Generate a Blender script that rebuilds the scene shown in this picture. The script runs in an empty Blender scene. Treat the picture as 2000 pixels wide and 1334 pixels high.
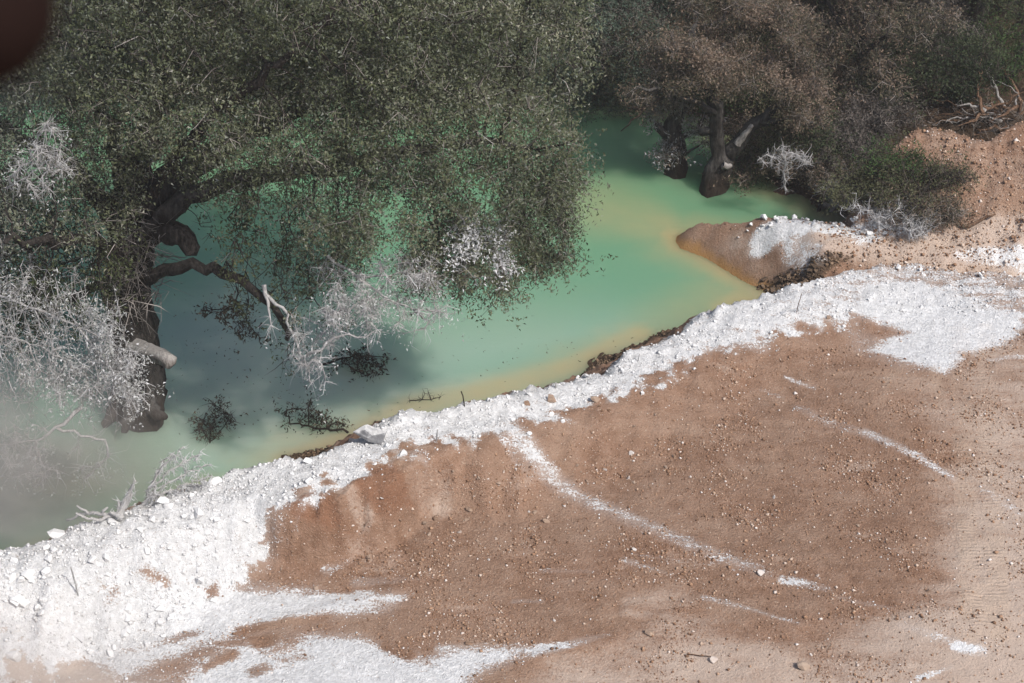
import bpy, math, random
import numpy as np
from mathutils import Vector, Matrix

R = math.radians
rng = np.random.default_rng(7)
random.seed(7)
scn = bpy.context.scene
col = scn.collection

# ------------------------------------------------------------------ camera
CAM_H, PITCH, HALF = 18.4, R(35.0), R(16.0)
FPX = 1000.0 / math.tan(HALF)
cam = bpy.data.cameras.new('camera')
cam.sensor_width = 36.0
cam.lens = 18.0 / math.tan(HALF)
cam.clip_start, cam.clip_end = 0.05, 3000.0
cam.dof.use_dof = True
cam.dof.focus_distance = 31.0
cam.dof.aperture_fstop = 15.0
cam_o = bpy.data.objects.new('camera', cam)
cam_o.location = (0, 0, CAM_H)
cam_o.rotation_euler = (math.pi / 2 - PITCH, 0, 0)
col.objects.link(cam_o)
scn.camera = cam_o

# ------------------------------------------------------------------ sky, sun, exposure
SUN_DIR = Vector((0.62, -0.58, 1.0)).normalized()          # towards the sun
SUN_EL = math.asin(SUN_DIR.z)
SUN_AZ = math.atan2(SUN_DIR.x, SUN_DIR.y)
world = bpy.data.worlds.new('World')
scn.world = world
world.use_nodes = True
wn = world.node_tree.nodes
wl = world.node_tree.links
wn.clear()
sky = wn.new('ShaderNodeTexSky')
sky.sky_type = 'NISHITA'
sky.sun_disc = False
sky.sun_elevation = SUN_EL
sky.sun_rotation = SUN_AZ
sky.air_density = 0.8
sky.dust_density = 3.0
bg = wn.new('ShaderNodeBackground')
bg.inputs[1].default_value = 0.135
wo = wn.new('ShaderNodeOutputWorld')
wl.new(sky.outputs[0], bg.inputs[0])
wl.new(bg.outputs[0], wo.inputs[0])

sun = bpy.data.lights.new('sun', 'SUN')
sun.energy = 3.45
sun.angle = R(0.53)
sun.color = (1.0, 0.97, 0.925)
sun_o = bpy.data.objects.new('sun', sun)
sun_o.rotation_euler = SUN_DIR.to_track_quat('Z', 'Y').to_euler()
sun_o.location = (30, -20, 60)
col.objects.link(sun_o)

scn.view_settings.view_transform = 'Standard'
scn.view_settings.look = 'None'
scn.view_settings.gamma = 1.0
scn.view_settings.use_curve_mapping = False
scn.view_settings.exposure = 0.26
scn.cycles.max_bounces = 6
scn.cycles.diffuse_bounces = 3
scn.cycles.volume_bounces = 2
scn.cycles.volume_step_rate = 2.0

# ------------------------------------------------------------------ survey: sight lines of the photo to points of the place
CP, SP = math.cos(PITCH), math.sin(PITCH)


def ray(px, py):
    u, v = (px - 1000.0) / FPX, (667.0 - py) / FPX
    return np.array([u, CP + v * SP, -SP + v * CP])


def G(px, py, z=0.0):
    d = ray(px, py)
    t = (z - CAM_H) / d[2]
    return np.array([d[0] * t, d[1] * t, z])


def A(px, py, Y):
    d = ray(px, py)
    t = Y / d[1]
    return np.array([d[0] * t, Y, CAM_H + d[2] * t])


def GP(pts, z=0.0):
    return np.array([G(p[0], p[1], p[2] if len(p) > 2 else z)[:2] for p in pts])


# ------------------------------------------------------------------ noise
_perm = np.random.default_rng(3).permutation(512).astype(np.int64)


def _h(ix, iy):
    return _perm[(_perm[ix & 511] + iy) & 511]


def perlin(x, y):
    xi, yi = np.floor(x).astype(np.int64), np.floor(y).astype(np.int64)
    xf, yf = x - xi, y - yi
    u, v = xf * xf * xf * (xf * (xf * 6 - 15) + 10), yf * yf * yf * (yf * (yf * 6 - 15) + 10)

    def g(ix, iy, dx, dy):
        a = _h(ix, iy) * (2 * math.pi / 512.0)
        return np.cos(a) * dx + np.sin(a) * dy
    n00, n10 = g(xi, yi, xf, yf), g(xi + 1, yi, xf - 1, yf)
    n01, n11 = g(xi, yi + 1, xf, yf - 1), g(xi + 1, yi + 1, xf - 1, yf - 1)
    return (n00 * (1 - u) + n10 * u) * (1 - v) + (n01 * (1 - u) + n11 * u) * v


def fbm(x, y, s, o=4, gain=0.5):
    t, a, f = np.zeros_like(x), 1.0, 1.0 / s
    for i in range(o):
        t += a * perlin(x * f + 17.3 * i, y * f - 9.1 * i)
        a *= gain
        f *= 2.03
    return t


def smooth(a, b, x):
    t = np.clip((x - a) / (b - a), 0, 1)
    return t * t * (3 - 2 * t)


def sd_poly(P, X, Y):
    """signed distance, positive inside"""
    d = np.full(X.shape, 1e9)
    inside = np.zeros(X.shape, bool)
    n = len(P)
    for i in range(n):
        ax, ay = P[i]
        bx, by = P[(i + 1) % n]
        ex, ey = bx - ax, by - ay
        wx, wy = X - ax, Y - ay
        t = np.clip((wx * ex + wy * ey) / (ex * ex + ey * ey + 1e-12), 0, 1)
        d = np.minimum(d, (wx - ex * t) ** 2 + (wy - ey * t) ** 2)
        c = ((ay <= Y) & (by > Y)) | ((by <= Y) & (ay > Y))
        if abs(ey) > 1e-12:
            inside ^= c & (X < ax + (Y - ay) / ey * ex)
    d = np.sqrt(d)
    return np.where(inside, d, -d)


def sd_line(P, X, Y):
    d = np.full(X.shape, 1e9)
    tt = np.zeros(X.shape)
    n = len(P) - 1
    for i in range(n):
        ax, ay = P[i][:2]
        bx, by = P[i + 1][:2]
        ex, ey = bx - ax, by - ay
        wx, wy = X - ax, Y - ay
        t = np.clip((wx * ex + wy * ey) / (ex * ex + ey * ey + 1e-12), 0, 1)
        q = (wx - ex * t) ** 2 + (wy - ey * t) ** 2
        m = q < d
        d = np.where(m, q, d)
        tt = np.where(m, (i + t) / n, tt)
    return np.sqrt(d), tt


# ------------------------------------------------------------------ ground sheet: axes with a fine core and long tails
def axis(a, b, step, far, grow=1.22):
    core = list(np.arange(a, b, step))
    lo, s = [], step
    x = a
    while x > far[0]:
        s *= grow
        x -= s
        lo.append(x)
    hi, s = [], step
    x = core[-1]
    while x < far[1]:
        s *= grow
        x += s
        hi.append(x)
    return np.array(lo[::-1] + core + hi)


ax_x = axis(-10.5, 13.0, 0.055, (-700, 700))
yc, y = [], 14.0
while y < 46.0:
    yc.append(y)
    y += 0.045 + 0.0035 * max(0, y - 16)
hi, s = [], 0.16
while y < 900:
    s *= 1.22
    y += s
    hi.append(y)
lo, s, y = [], 0.045, 14.0
while y > -60:
    s *= 1.3
    y -= s
    lo.append(y)
ax_y = np.array(lo[::-1] + yc + hi)
GX, GY = np.meshgrid(ax_x, ax_y)

# crest of the lime berm (px, py, height above the pad)
CREST = [(-700, 1250, .85), (-300, 1150, .85), (0, 1080, .85), (120, 1041, .85), (200, 1014, .85), (330, 968, .85), (440, 931, .8),
         (530, 911, .82), (620, 893, .86), (672, 868, .88), (720, 842, .88), (790, 808, .84), (920, 793, .7), (1040, 758, .55),
         (1120, 748, .45), (1190, 720, .38), (1270, 680, .33), (1400, 607, .28), (1500, 573, .25), (1600, 545, .2), (1700, 524, .12),
         (1760, 514, .05)]
PAD_Z = 1.0
crest_xy = np.array([G(a, b, PAD_Z + c)[:2] for a, b, c in CREST])
crest_h = np.array([c for _, _, c in CREST])
pad_poly = np.vstack([crest_xy, [[10.5, 26.5], [30, 30], [30, 6], [0, -40], [-40, 0]]])
FLAT_PX = [(-300, .35), (430, .35), (560, .95), (940, .95), (1000, .8), (1200, .6), (1500, .6), (1760, .4)]
RUN_PX = [(-300, 1.7), (430, 1.5), (560, .5), (860, .5), (1010, 1.3), (1200, 1.4), (1760, 1.5)]


_q = G(1490, 1120, 1.0) - G(950, 865, 1.0)
BLADE = -math.atan2(_q[1], _q[0])


def along(tab, x):
    c = [p for p in tab]
    xs = [np.interp(p[0], [q[0] for q in CREST], crest_xy[:, 0]) for p in c]
    return np.interp(x, xs, [p[1] for p in c])


PEN_W = np.vstack([GP([(1326, 458), (1320, 470), (1332, 484), (1390, 510), (1450, 547), (1490, 567)]), GP([(1560, 560), (1700, 540), (1850, 560), (2300, 560), (2300, 450)], .9),
                   GP([(1850, 462), (1780, 466), (1700, 456), (1620, 441), (1560, 435), (1480, 430), (1440, 432)], .95) + np.array([[.15, .95]]), GP([(1370, 442)], .3) + np.array([[0, .35]])])
RIGHT_W = GP([(1412, 262), (1452, 292), (1500, 345), (1560, 385), (1620, 410), (1680, 437), (1760, 452), (1850, 462), (2100, 470), (3500, 420),
              (3500, -200), (1400, -200), (1385, 210)])
FAR_W = GP([(-4000, 130), (-300, 170), (300, 178), (700, 182), (1000, 186), (1130, 184), (1200, 196), (1290, 208), (1390, 232), (1430, 262),
            (1800, 240), (4000, 100), (4000, -300), (-4000, -300)])
SHORE1 = GP([(520, 915), (570, 884), (640, 866), (700, 842), (760, 820), (760, 860), (600, 930)])
SHORE2 = GP([(1090, 750), (1130, 722), (1185, 688), (1265, 660), (1310, 650), (1300, 690), (1150, 760)])
MOUND = GP([(1660, 478, .9), (1690, 405, 1.2), (1735, 320, 1.7), (1790, 262, 2.2), (1850, 272, 2.2), (1920, 262, 2.5), (2010, 205, 3.0),
            (2400, 160, 3.5), (2500, 420, 1.5), (2100, 492, 1.0), (1900, 505, 1.0), (1750, 500, 1.0)])


def terrain(X, Y):
    n1 = fbm(X, Y, 2.2, 4)
    n2 = fbm(X + 40, Y, 0.55, 4, .6)
    n3 = fbm(X, Y + 70, 0.16, 2, .6)
    n0 = fbm(X - 30, Y + 11, 7.0, 3)
    bed = -1.3 + 0.3 * n0
    # pad with its berm
    sd = sd_poly(pad_poly, X, Y) + 0.14 * n2 + .05 * n3
    ch = np.interp(X, crest_xy[:, 0], crest_h)
    fl, run = along(FLAT_PX, X), along(RUN_PX, X)
    wav = 0.22 * fbm(X * 1.0, Y * .3, .5, 3)          # furrows cut down the scarp face
    k = smooth(0, 1, (sd - fl + wav) / run)
    pad = PAD_Z + ch * (1 - k) + 0.05 * n1 + 0.10 * n0 * smooth(2, 6, sd)
    ua, va = X * math.cos(BLADE) - Y * math.sin(BLADE), X * math.sin(BLADE) + Y * math.cos(BLADE)
    flat_in = smooth(.9, 2.2, sd)
    pad = pad + flat_in * (.030 * fbm(ua * .22, va, .55, 3) + .022 * fbm(X + 3, Y, .28, 3, .6) * smooth(-.2, .5, fbm(X - 7, Y, 1.6, 2)))
    dr, tr_ = sd_line(GP([(950, 868), (1010, 915), (1090, 962), (1200, 1005), (1330, 1065), (1495, 1130)], 1.0), X, Y)
    pad = pad + flat_in * .07 * np.exp(-(dr / .16) ** 2)
    for ln in ([(1560, 800), (1700, 855), (1850, 935)], [(1370, 1175), (1560, 1225)], [(560, 1205), (760, 1160)], [(1040, 1290), (1200, 1250)]):
        pad = pad + .035 * np.exp(-(sd_line(GP(ln, 1.0), X, Y)[0] / .12) ** 2)
    lump = smooth(G(560, 950)[0], G(330, 950)[0], X) * smooth(-.2, .2, sd) * smooth(2.4, 1.4, sd)
    pad = pad + lump * (.085 * np.abs(fbm(X + 9, Y + 2, .42, 2)) + .03 * fbm(X, Y, .15, 2))
    rough = np.clip(1.2 - sd / 2.2, 0.12, 1) * smooth(-1.6, -.2, sd)
    pad = pad + rough * (0.055 * n2 + 0.06 * n3)
    pad = np.where(sd < 0, PAD_Z + ch + 0.95 * sd + .05 * n2 + 0.03 * n3, pad)
    # spit of fill
    sp = sd_poly(PEN_W, X, Y) + 0.05 * n2
    pen = np.where(sp > 0, 1.16 * smooth(-.25, 1.0, sp / 1.05) - .12, sp * .5) + 0.03 * n2 * smooth(0, .5, sp) + .012 * n3
    # banks behind
    sr = sd_poly(RIGHT_W, X, Y) + .25 * n2
    right = np.where(sr > 0, 1.25 * (1 - np.exp(-sr / 1.6)), sr * .5) + .12 * n2
    sf = sd_poly(FAR_W, X, Y) + .3 * n2
    farb = np.where(sf > 0, 0.9 * (1 - np.exp(-sf / 1.5)) + 0.10 * np.clip(sf, 0, 60), sf * .5) + .1 * n2
    sm = sd_poly(MOUND, X, Y)
    up = np.clip(.95 + (Y - 27.6) * .60 + .22 * (X - 8.0), .6, 3.3)
    mound = -1.0 + (1.0 + up) * smooth(-1.15, .05, sm + .15 * n1) + .10 * n2 + .06 * n3 + .12 * n1
    s1 = np.maximum(sd_poly(SHORE1, X, Y), sd_poly(SHORE2, X, Y)) + .12 * n2
    sho = np.where(s1 > 0, .16 * smooth(0, .4, s1), s1 * .5) + .06 * n3 + .05 * n2 - .02
    h = np.maximum.reduce([bed, pad, pen, right, farb, mound, sho])
    # beyond the place the ground runs on level
    return h, sd, sp, sr, sf, sm, s1


GZ, SD, SPN, SR, SF, SM, SS = terrain(GX, GY)


def height(x, y):
    x, y = np.atleast_1d(np.asarray(x, float)), np.atleast_1d(np.asarray(y, float))
    i = np.clip(np.searchsorted(ax_x, x) - 1, 0, len(ax_x) - 2)
    j = np.clip(np.searchsorted(ax_y, y) - 1, 0, len(ax_y) - 2)
    u = (x - ax_x[i]) / (ax_x[i + 1] - ax_x[i])
    v = (y - ax_y[j]) / (ax_y[j + 1] - ax_y[j])
    z = (GZ[j, i] * (1 - u) + GZ[j, i + 1] * u) * (1 - v) + (GZ[j + 1, i] * (1 - u) + GZ[j + 1, i + 1] * u) * v
    return z


def ground_at(px, py):
    """where a sight line first meets the ground"""
    d = ray(px, py)
    t = np.arange(14.0, 80.0, .02)
    z = CAM_H + d[2] * t
    hit = np.argmax(z < height(d[0] * t, d[1] * t))
    p = d * t[hit]
    return np.array([p[0], p[1], float(height(p[0], p[1])[0])])


def GG(pts):
    return np.array([ground_at(*p)[:2] for p in pts])


# ------------------------------------------------------------------ surface cover of the ground (lime, pale dust, red earth, wet silt, tyre track)
XY0 = (GX > -16) & (GX < 16) & (GY > 10) & (GY < 48)
cx, cy = GX[XY0], GY[XY0]


def stroke(pts, w0, w1, a0, a1, z=1.0, soft=.6):
    P = GP(pts, z)
    d, t = sd_line(P, cx, cy)
    w = w0 + (w1 - w0) * t
    return (a0 + (a1 - a0) * t) * (1 - smooth(1 - soft, 1 + soft, d / w))


def patch(pts, a, z=1.0, soft=.25):
    d = sd_poly(GG(pts) if z is None else GP(pts, z), cx, cy)
    return a * smooth(-soft, soft, d)


def mx(*a):
    return np.maximum.reduce(a)


sdv, spv = SD[XY0], SPN[XY0]
flv, rnv = along(FLAT_PX, cx), along(RUN_PX, cx)
nA, nB = fbm(cx + 5, cy, 1.1, 4), fbm(cx - 9, cy + 3, .35, 4, .6)
kx = np.interp(cx, crest_xy[:, 0], [q[0] for q in CREST])
berm_w = np.interp(kx, [-300, 0, 300, 450, 560, 700, 950, 1000, 1150, 1300, 1450, 1560, 1760], [1.1, 1.25, 2.0, 1.5, .86, .66, .68, .64, .50, .62, .85, 1.1, 1.2])
berm = smooth(-.45, -.08, sdv + .12 * nB) * (1 - smooth(-.18, .30, sdv - berm_w + .42 * nB + .2 * nA)) * np.interp(kx, [-300, 400, 560, 1000, 1150, 1450, 1620, 1760], [1, 1, 1.05, 1, .98, .95, .8, .6])
lime = mx(
    berm,
    # the trampled white apron beside the spit
    patch([(1670, 575), (1720, 555), (1800, 552), (1880, 575), (1900, 592), (1990, 612), (2000, 640), (1965, 672), (1880, 690), (1868, 715), (1842, 728),
           (1770, 708), (1690, 682), (1735, 660), (1770, 648), (1668, 625)], 1.12, soft=.30),
    patch([(1540, 575), (1700, 530), (1860, 532), (1900, 545), (1860, 570), (1800, 600), (1660, 640), (1560, 650), (1480, 660)], .62, soft=.3),
    patch([(1640, 640), (1720, 650), (1800, 690), (1850, 735), (1750, 725), (1660, 690)], .45, soft=.3),
    stroke([(1850, 570), (1920, 572), (2010, 577)], .18, .12, .9, .7),
    stroke([(1880, 590), (1940, 603), (2020, 602)], .12, .08, .7, .6),
    stroke([(1930, 640), (1970, 620), (2020, 612)], .18, .1, 1, .7),
    stroke([(1930, 700), (1990, 695), (2040, 700)], .07, .07, .6, .6),
    stroke([(1480, 690), (1420, 690), (1380, 700)], .25, .2, .55, .6),
    # blade line down the pad
    stroke([(930, 856), (965, 880), (1000, 902), (1050, 935), (1090, 955)], .28, .19, .90, .66, soft=.9),
    stroke([(1090, 955), (1200, 1000), (1330, 1060), (1420, 1095), (1495, 1125)], .20, .17, .64, .48, soft=1),
    stroke([(960, 905), (1010, 945), (1040, 960)], .06, .05, .6, .4),
    # lower left sheets
    patch([(-700, 1195), (0, 1185), (200, 1180), (330, 1160), (420, 1132), (520, 1148), (600, 1152), (660, 1165), (790, 1164), (760, 1190), (650, 1200),
           (560, 1215), (460, 1245), (330, 1290), (240, 1330), (180, 1300), (150, 1240), (0, 1215), (-700, 1230)], 1.02, soft=.42),
    stroke([(200, 1260), (300, 1230), (420, 1200), (560, 1172), (720, 1160)], .20, .10, 1.0, .75),
    patch([(270, 1420), (330, 1345), (400, 1285), (520, 1250), (610, 1236), (700, 1245), (760, 1268), (830, 1288), (905, 1264), (1060, 1268), (1000, 1290),
           (935, 1312), (905, 1345), (800, 1420)], 1.08, soft=.34),
    patch([(120, 1420), (200, 1320), (330, 1300), (420, 1260), (560, 1225), (700, 1230), (420, 1420)], .55, soft=.35),
    stroke([(1040, 1275), (1110, 1262), (1190, 1242)], .14, .06, .8, .35),
    # scattered streaks
    stroke([(1535, 738), (1590, 756)], .06, .06, .62, .6), stroke([(1485, 762), (1530, 775)], .05, .05, .45, .4),
    stroke([(1560, 796), (1620, 825), (1700, 850), (1790, 892)], .13, .16, .40, .47),
    stroke([(1690, 845), (1735, 868)], .13, .12, .66, .66), stroke([(1790, 892), (1860, 935)], .14, .1, .66, .5),
    stroke([(1220, 1098), (1310, 1125)], .09, .05, .5, .35), stroke([(1375, 1172), (1460, 1192), (1560, 1222)], .08, .05, .56, .45),
    stroke([(1530, 1135), (1570, 1140), (1615, 1152)], .11, .08, .72, .45), stroke([(1640, 1170), (1740, 1190)], .06, .05, .45, .4),
    stroke([(1760, 1225), (1860, 1258)], .10, .1, .4, .5), stroke([(1868, 1268), (1915, 1277)], .10, .12, .95, .6),
    stroke([(1790, 1330), (1860, 1305)], .06, .04, .6, .4), stroke([(1930, 955), (1990, 1000)], .16, .12, .42, .4),
    patch([(-700, 1190), (0, 1190), (160, 1215), (250, 1250), (330, 1290), (280, 1350), (-700, 1500)], .34, soft=.4), stroke([(1000, 1178), (1060, 1176)], .05, .05, .5, .4), stroke([(640, 1112), (690, 1095)], .12, .05, .48, .3),
    stroke([(700, 1135), (820, 1128)], .14, .06, .5, .35), stroke([(860, 1270), (940, 1262)], .1, .05, .8, .5),
    stroke([(1060, 1115), (1160, 1120)], .07, .04, .42, .4), stroke([(1240, 1085), (1400, 1110)], .05, .04, .4, .35),
    stroke([(572, 985), (556, 1040), (500, 1095), (440, 1120)], .40, .40, .46, .52, soft=.9), stroke([(1130, 770), (1060, 815), (1030, 850)], .22, .12, .5, .5),
    # the spit
    stroke([(1490, 436), (1560, 441), (1640, 452), (1700, 465)], .24, .22, 1.0, 1.0, z=1.0, soft=.6),
    stroke([(1560, 452), (1620, 462), (1690, 472)], .16, .1, 1.0, .7, z=.92, soft=.5),
    stroke([(1540, 450), (1560, 475), (1590, 498)], .25, .3, .75, .45, z=.92), stroke([(1700, 463), (1780, 468)], .2, .2, .7, .5, z=.92),
    stroke([(1872, 497), (1930, 500), (2010, 510)], .12, .15, .75, .9), stroke([(1620, 470), (1700, 480)], .08, .06, .5, .4),
)
hole = mx(
    patch([(270, 1178), (300, 1164), (340, 1170), (330, 1182)], 1, soft=.08), patch([(400, 1166), (428, 1158), (432, 1176), (405, 1180)], 1, soft=.06),
    patch([(500, 1280), (560, 1245), (612, 1255), (600, 1300), (545, 1305)], .8, soft=.15), patch([(395, 1300), (460, 1270), (470, 1285), (400, 1315)], 1, soft=.08),
    patch([(480, 1305), (520, 1290), (535, 1310), (490, 1330)], 1, soft=.08), patch([(490, 1250), (545, 1240), (540, 1265), (500, 1270)], .9, soft=.08),
    stroke([(470, 1232), (560, 1215), (640, 1205)], .09, .05, .7, .5), stroke([(380, 1237), (300, 1260), (240, 1275)], .09, .06, .7, .5),
    stroke([(760, 1262), (800, 1283)], .10, .08, .9, .9), patch([(200, 1205), (240, 1195), (250, 1210), (215, 1222)], .8, soft=.08),
)
lime = np.clip(lime - .62 * hole, 0, 1.1)
pale = np.clip(mx(
    stroke([(1960, 700), (1985, 900), (1975, 1100), (1960, 1334)], .9, 1.2, .6, 1, soft=.8),
    patch([(1000, 1400), (1060, 1280), (1220, 1260), (1300, 1190), (1420, 1220), (1600, 1270), (1760, 1180), (1870, 1130), (2300, 1050), (2300, 1500)], .78, soft=.7),
    patch([(1740, 740), (1900, 720), (2300, 700), (2300, 900), (1850, 900)], .5, soft=.7),
    stroke([(1240, 1190), (1330, 1170)], .3, .3, .55, .4), patch([(-700, 1240), (0, 1225), (150, 1240), (200, 1300), (250, 1334), (200, 1500), (-700, 1500)], 1, soft=.3),
    patch([(1540, 452), (1600, 448), (1720, 462), (1850, 470), (2300, 470), (2300, 560), (1900, 540), (1700, 505), (1640, 495), (1560, 497)], .95, z=.95, soft=.3),
    patch([(1380, 440), (1450, 434), (1520, 470), (1480, 480), (1420, 460)], .55, z=.7, soft=.3),
    patch([(640, 935), (668, 920), (700, 962), (742, 1022), (715, 1048), (690, 1012), (660, 968)], .52, None, .05), patch([(775, 905), (880, 870), (930, 890), (880, 985), (830, 1000), (800, 955)], .45, None, .15), patch([(560, 970), (630, 938), (640, 950), (565, 985)], .6, None, .06),
    stroke([(560, 985), (600, 1000)], .05, .05, .5, .5), stroke([(800, 900), (830, 960), (860, 1000)], .3, .2, .55, .4),
    .45 * smooth(.1, .6, nA), .34 * smooth(-.8, .0, SM[XY0])), 0, 1)
wet = np.clip(mx(
    .9 * smooth(-.3, .25, SS[XY0] + .1), smooth(.75, .05, GZ[XY0]) * smooth(.2, -.2, -spv) * .0,
    patch([(1478, 560), (1520, 540), (1570, 520), (1620, 500), (1665, 498), (1660, 512), (1610, 538), (1560, 556), (1510, 572)], .85, z=None, soft=.15)), 0, 1)
rust = smooth(.27, -.02, GZ[XY0] + .08 * nB) * smooth(-.6, .0, spv) * smooth(G(1560, 500)[0], G(1480, 500)[0], cx)
track = mx(*[stroke([(1890 + o, 640), (1893 + o, 800), (1900 + o, 960), (1908 + o, 1100), (1912 + o, 1240)], .15, .17, .3 if i else .2, 1, soft=.25) for i, o in enumerate((-14, 36))],
           stroke([(1720, 790), (1735, 740), (1765, 712)], .05, .05, .6, .6), stroke([(1825, 720), (1840, 790)], .08, .08, .5, .4))
soil = np.clip(mx(1.25 * patch([(550, 990), (560, 972), (635, 948), (665, 1000), (690, 1042), (640, 1045), (580, 1022)], 1, None, .05),
               1.25 * patch([(668, 920), (768, 906), (798, 960), (812, 992), (760, 1018), (722, 988), (692, 945)], 1, None, .05),
               patch([(560, 985), (650, 925), (760, 905), (800, 960), (840, 1010), (700, 1050), (560, 1060)], .9, soft=.3) * smooth(.0, .35, sdv - flv),
                  .35 + .35 * nA), 0, 1)


def full(v):
    o = np.zeros(GX.shape)
    o[XY0] = v
    return o.ravel()


def mesh_np(name, verts, faces, k, mat, smooth_shade=False):
    """fast mesh: FACES is an (n, k) array"""
    me = bpy.data.meshes.new(name)
    faces = np.ascontiguousarray(faces, np.int32)
    me.vertices.add(len(verts))
    me.vertices.foreach_set('co', np.ascontiguousarray(verts, np.float32).ravel())
    me.loops.add(faces.size)
    me.loops.foreach_set('vertex_index', faces.ravel())
    me.polygons.add(len(faces))
    me.polygons.foreach_set('loop_start', np.arange(0, faces.size, k, dtype=np.int32))
    if smooth_shade:
        me.polygons.foreach_set('use_smooth', np.ones(len(faces), bool))
    me.update(calc_edges=True)
    if mat:
        me.materials.append(mat)
    return me


def attr(me, name, dom, vals):
    a = me.attributes.new(name, 'FLOAT', dom)
    a.data.foreach_set('value', np.ascontiguousarray(vals, np.float32).ravel())


def link(name, me, parent=None):
    o = bpy.data.objects.new(name, me)
    col.objects.link(o)
    if parent is not None:
        o.parent = parent
    return o


def tag(o, label=None, cat=None, group=None, kind=None):
    if label:
        o['label'] = label
    if cat:
        o['category'] = cat
    if group:
        o['group'] = group
    if kind:
        o['kind'] = kind
    return o


def thing(name, loc, label, cat, group=None):
    o = bpy.data.objects.new(name, None)
    o.location = loc
    o.empty_display_size = .2
    col.objects.link(o)
    return tag(o, label, cat, group)


# ------------------------------------------------------------------ materials
class NT:
    def __init__(s, name):
        s.m = bpy.data.materials.new(name)
        s.m.use_nodes = True
        s.t = s.m.node_tree
        s.t.nodes.clear()
        s.out = s.t.nodes.new('ShaderNodeOutputMaterial')

    def n(s, typ, **kw):
        nd = s.t.nodes.new(typ)
        for k, v in kw.items():
            setattr(nd, k, v)
        return nd

    def l(s, a, b):
        s.t.links.new(a, b)

    def put(s, sock, v):
        if hasattr(v, 'links'):
            s.l(v, sock)
        else:
            sock.default_value = v

    def attr(s, name):
        return s.n('ShaderNodeAttribute', attribute_name=name).outputs['Fac']

    def noise(s, scale, detail=4, rough=.55, vec=None, dist=0):
        nd = s.n('ShaderNodeTexNoise')
        nd.inputs['Scale'].default_value = scale
        nd.inputs['Detail'].default_value = detail
        nd.inputs['Roughness'].default_value = rough
        nd.inputs['Distortion'].default_value = dist
        s.l(vec if vec is not None else s.pos(), nd.inputs['Vector'])
        return nd.outputs['Fac']

    def pos(s):
        if not hasattr(s, '_p'):
            s._p = s.n('ShaderNodeTexCoord').outputs['Object']
        return s._p

    def math(s, op, a, b=None, clamp=False):
        nd = s.n('ShaderNodeMath', operation=op, use_clamp=clamp)
        s.put(nd.inputs[0], a)
        if b is not None:
            s.put(nd.inputs[1], b)
        return nd.outputs[0]

    def mix(s, f, a, b):
        nd = s.n('ShaderNodeMix', data_type='RGBA')
        s.put(nd.inputs[0], f)
        s.put(nd.inputs[6], a if hasattr(a, 'links') else (*a, 1))
        s.put(nd.inputs[7], b if hasattr(b, 'links') else (*b, 1))
        return nd.outputs[2]

    def ramp(s, f, stops):
        nd = s.n('ShaderNodeValToRGB')
        e = nd.color_ramp.elements
        while len(e) < len(stops):
            e.new(.5)
        for k, (p, c) in enumerate(stops):
            e[k].position = p
            e[k].color = (*c, 1) if len(c) == 3 else c
        s.l(f, nd.inputs[0])
        return nd.outputs[0]

    def step(s, a, b, x):
        nd = s.n('ShaderNodeMapRange', interpolation_type='SMOOTHSTEP')
        s.put(nd.inputs[0], x)
        nd.inputs[1].default_value = a
        nd.inputs[2].default_value = b
        return nd.outputs[0]

    def bsdf(s, color, rough=.9, bump=None, strength=.5, dist=.02, spec=.3):
        p = s.n('ShaderNodeBsdfPrincipled')
        s.put(p.inputs['Base Color'], color if hasattr(color, 'links') else (*color, 1))
        s.put(p.inputs['Roughness'], rough)
        p.inputs['Specular IOR Level'].default_value = spec
        if bump is not None:
            b = s.n('ShaderNodeBump')
            b.inputs['Strength'].default_value = strength
            b.inputs['Distance'].default_value = dist
            s.l(bump, b.inputs['Height'])
            s.l(b.outputs[0], p.inputs['Normal'])
        s.l(p.outputs[0], s.out.inputs['Surface'])
        return p


WHITE = (.80, .80, .79)


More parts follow.
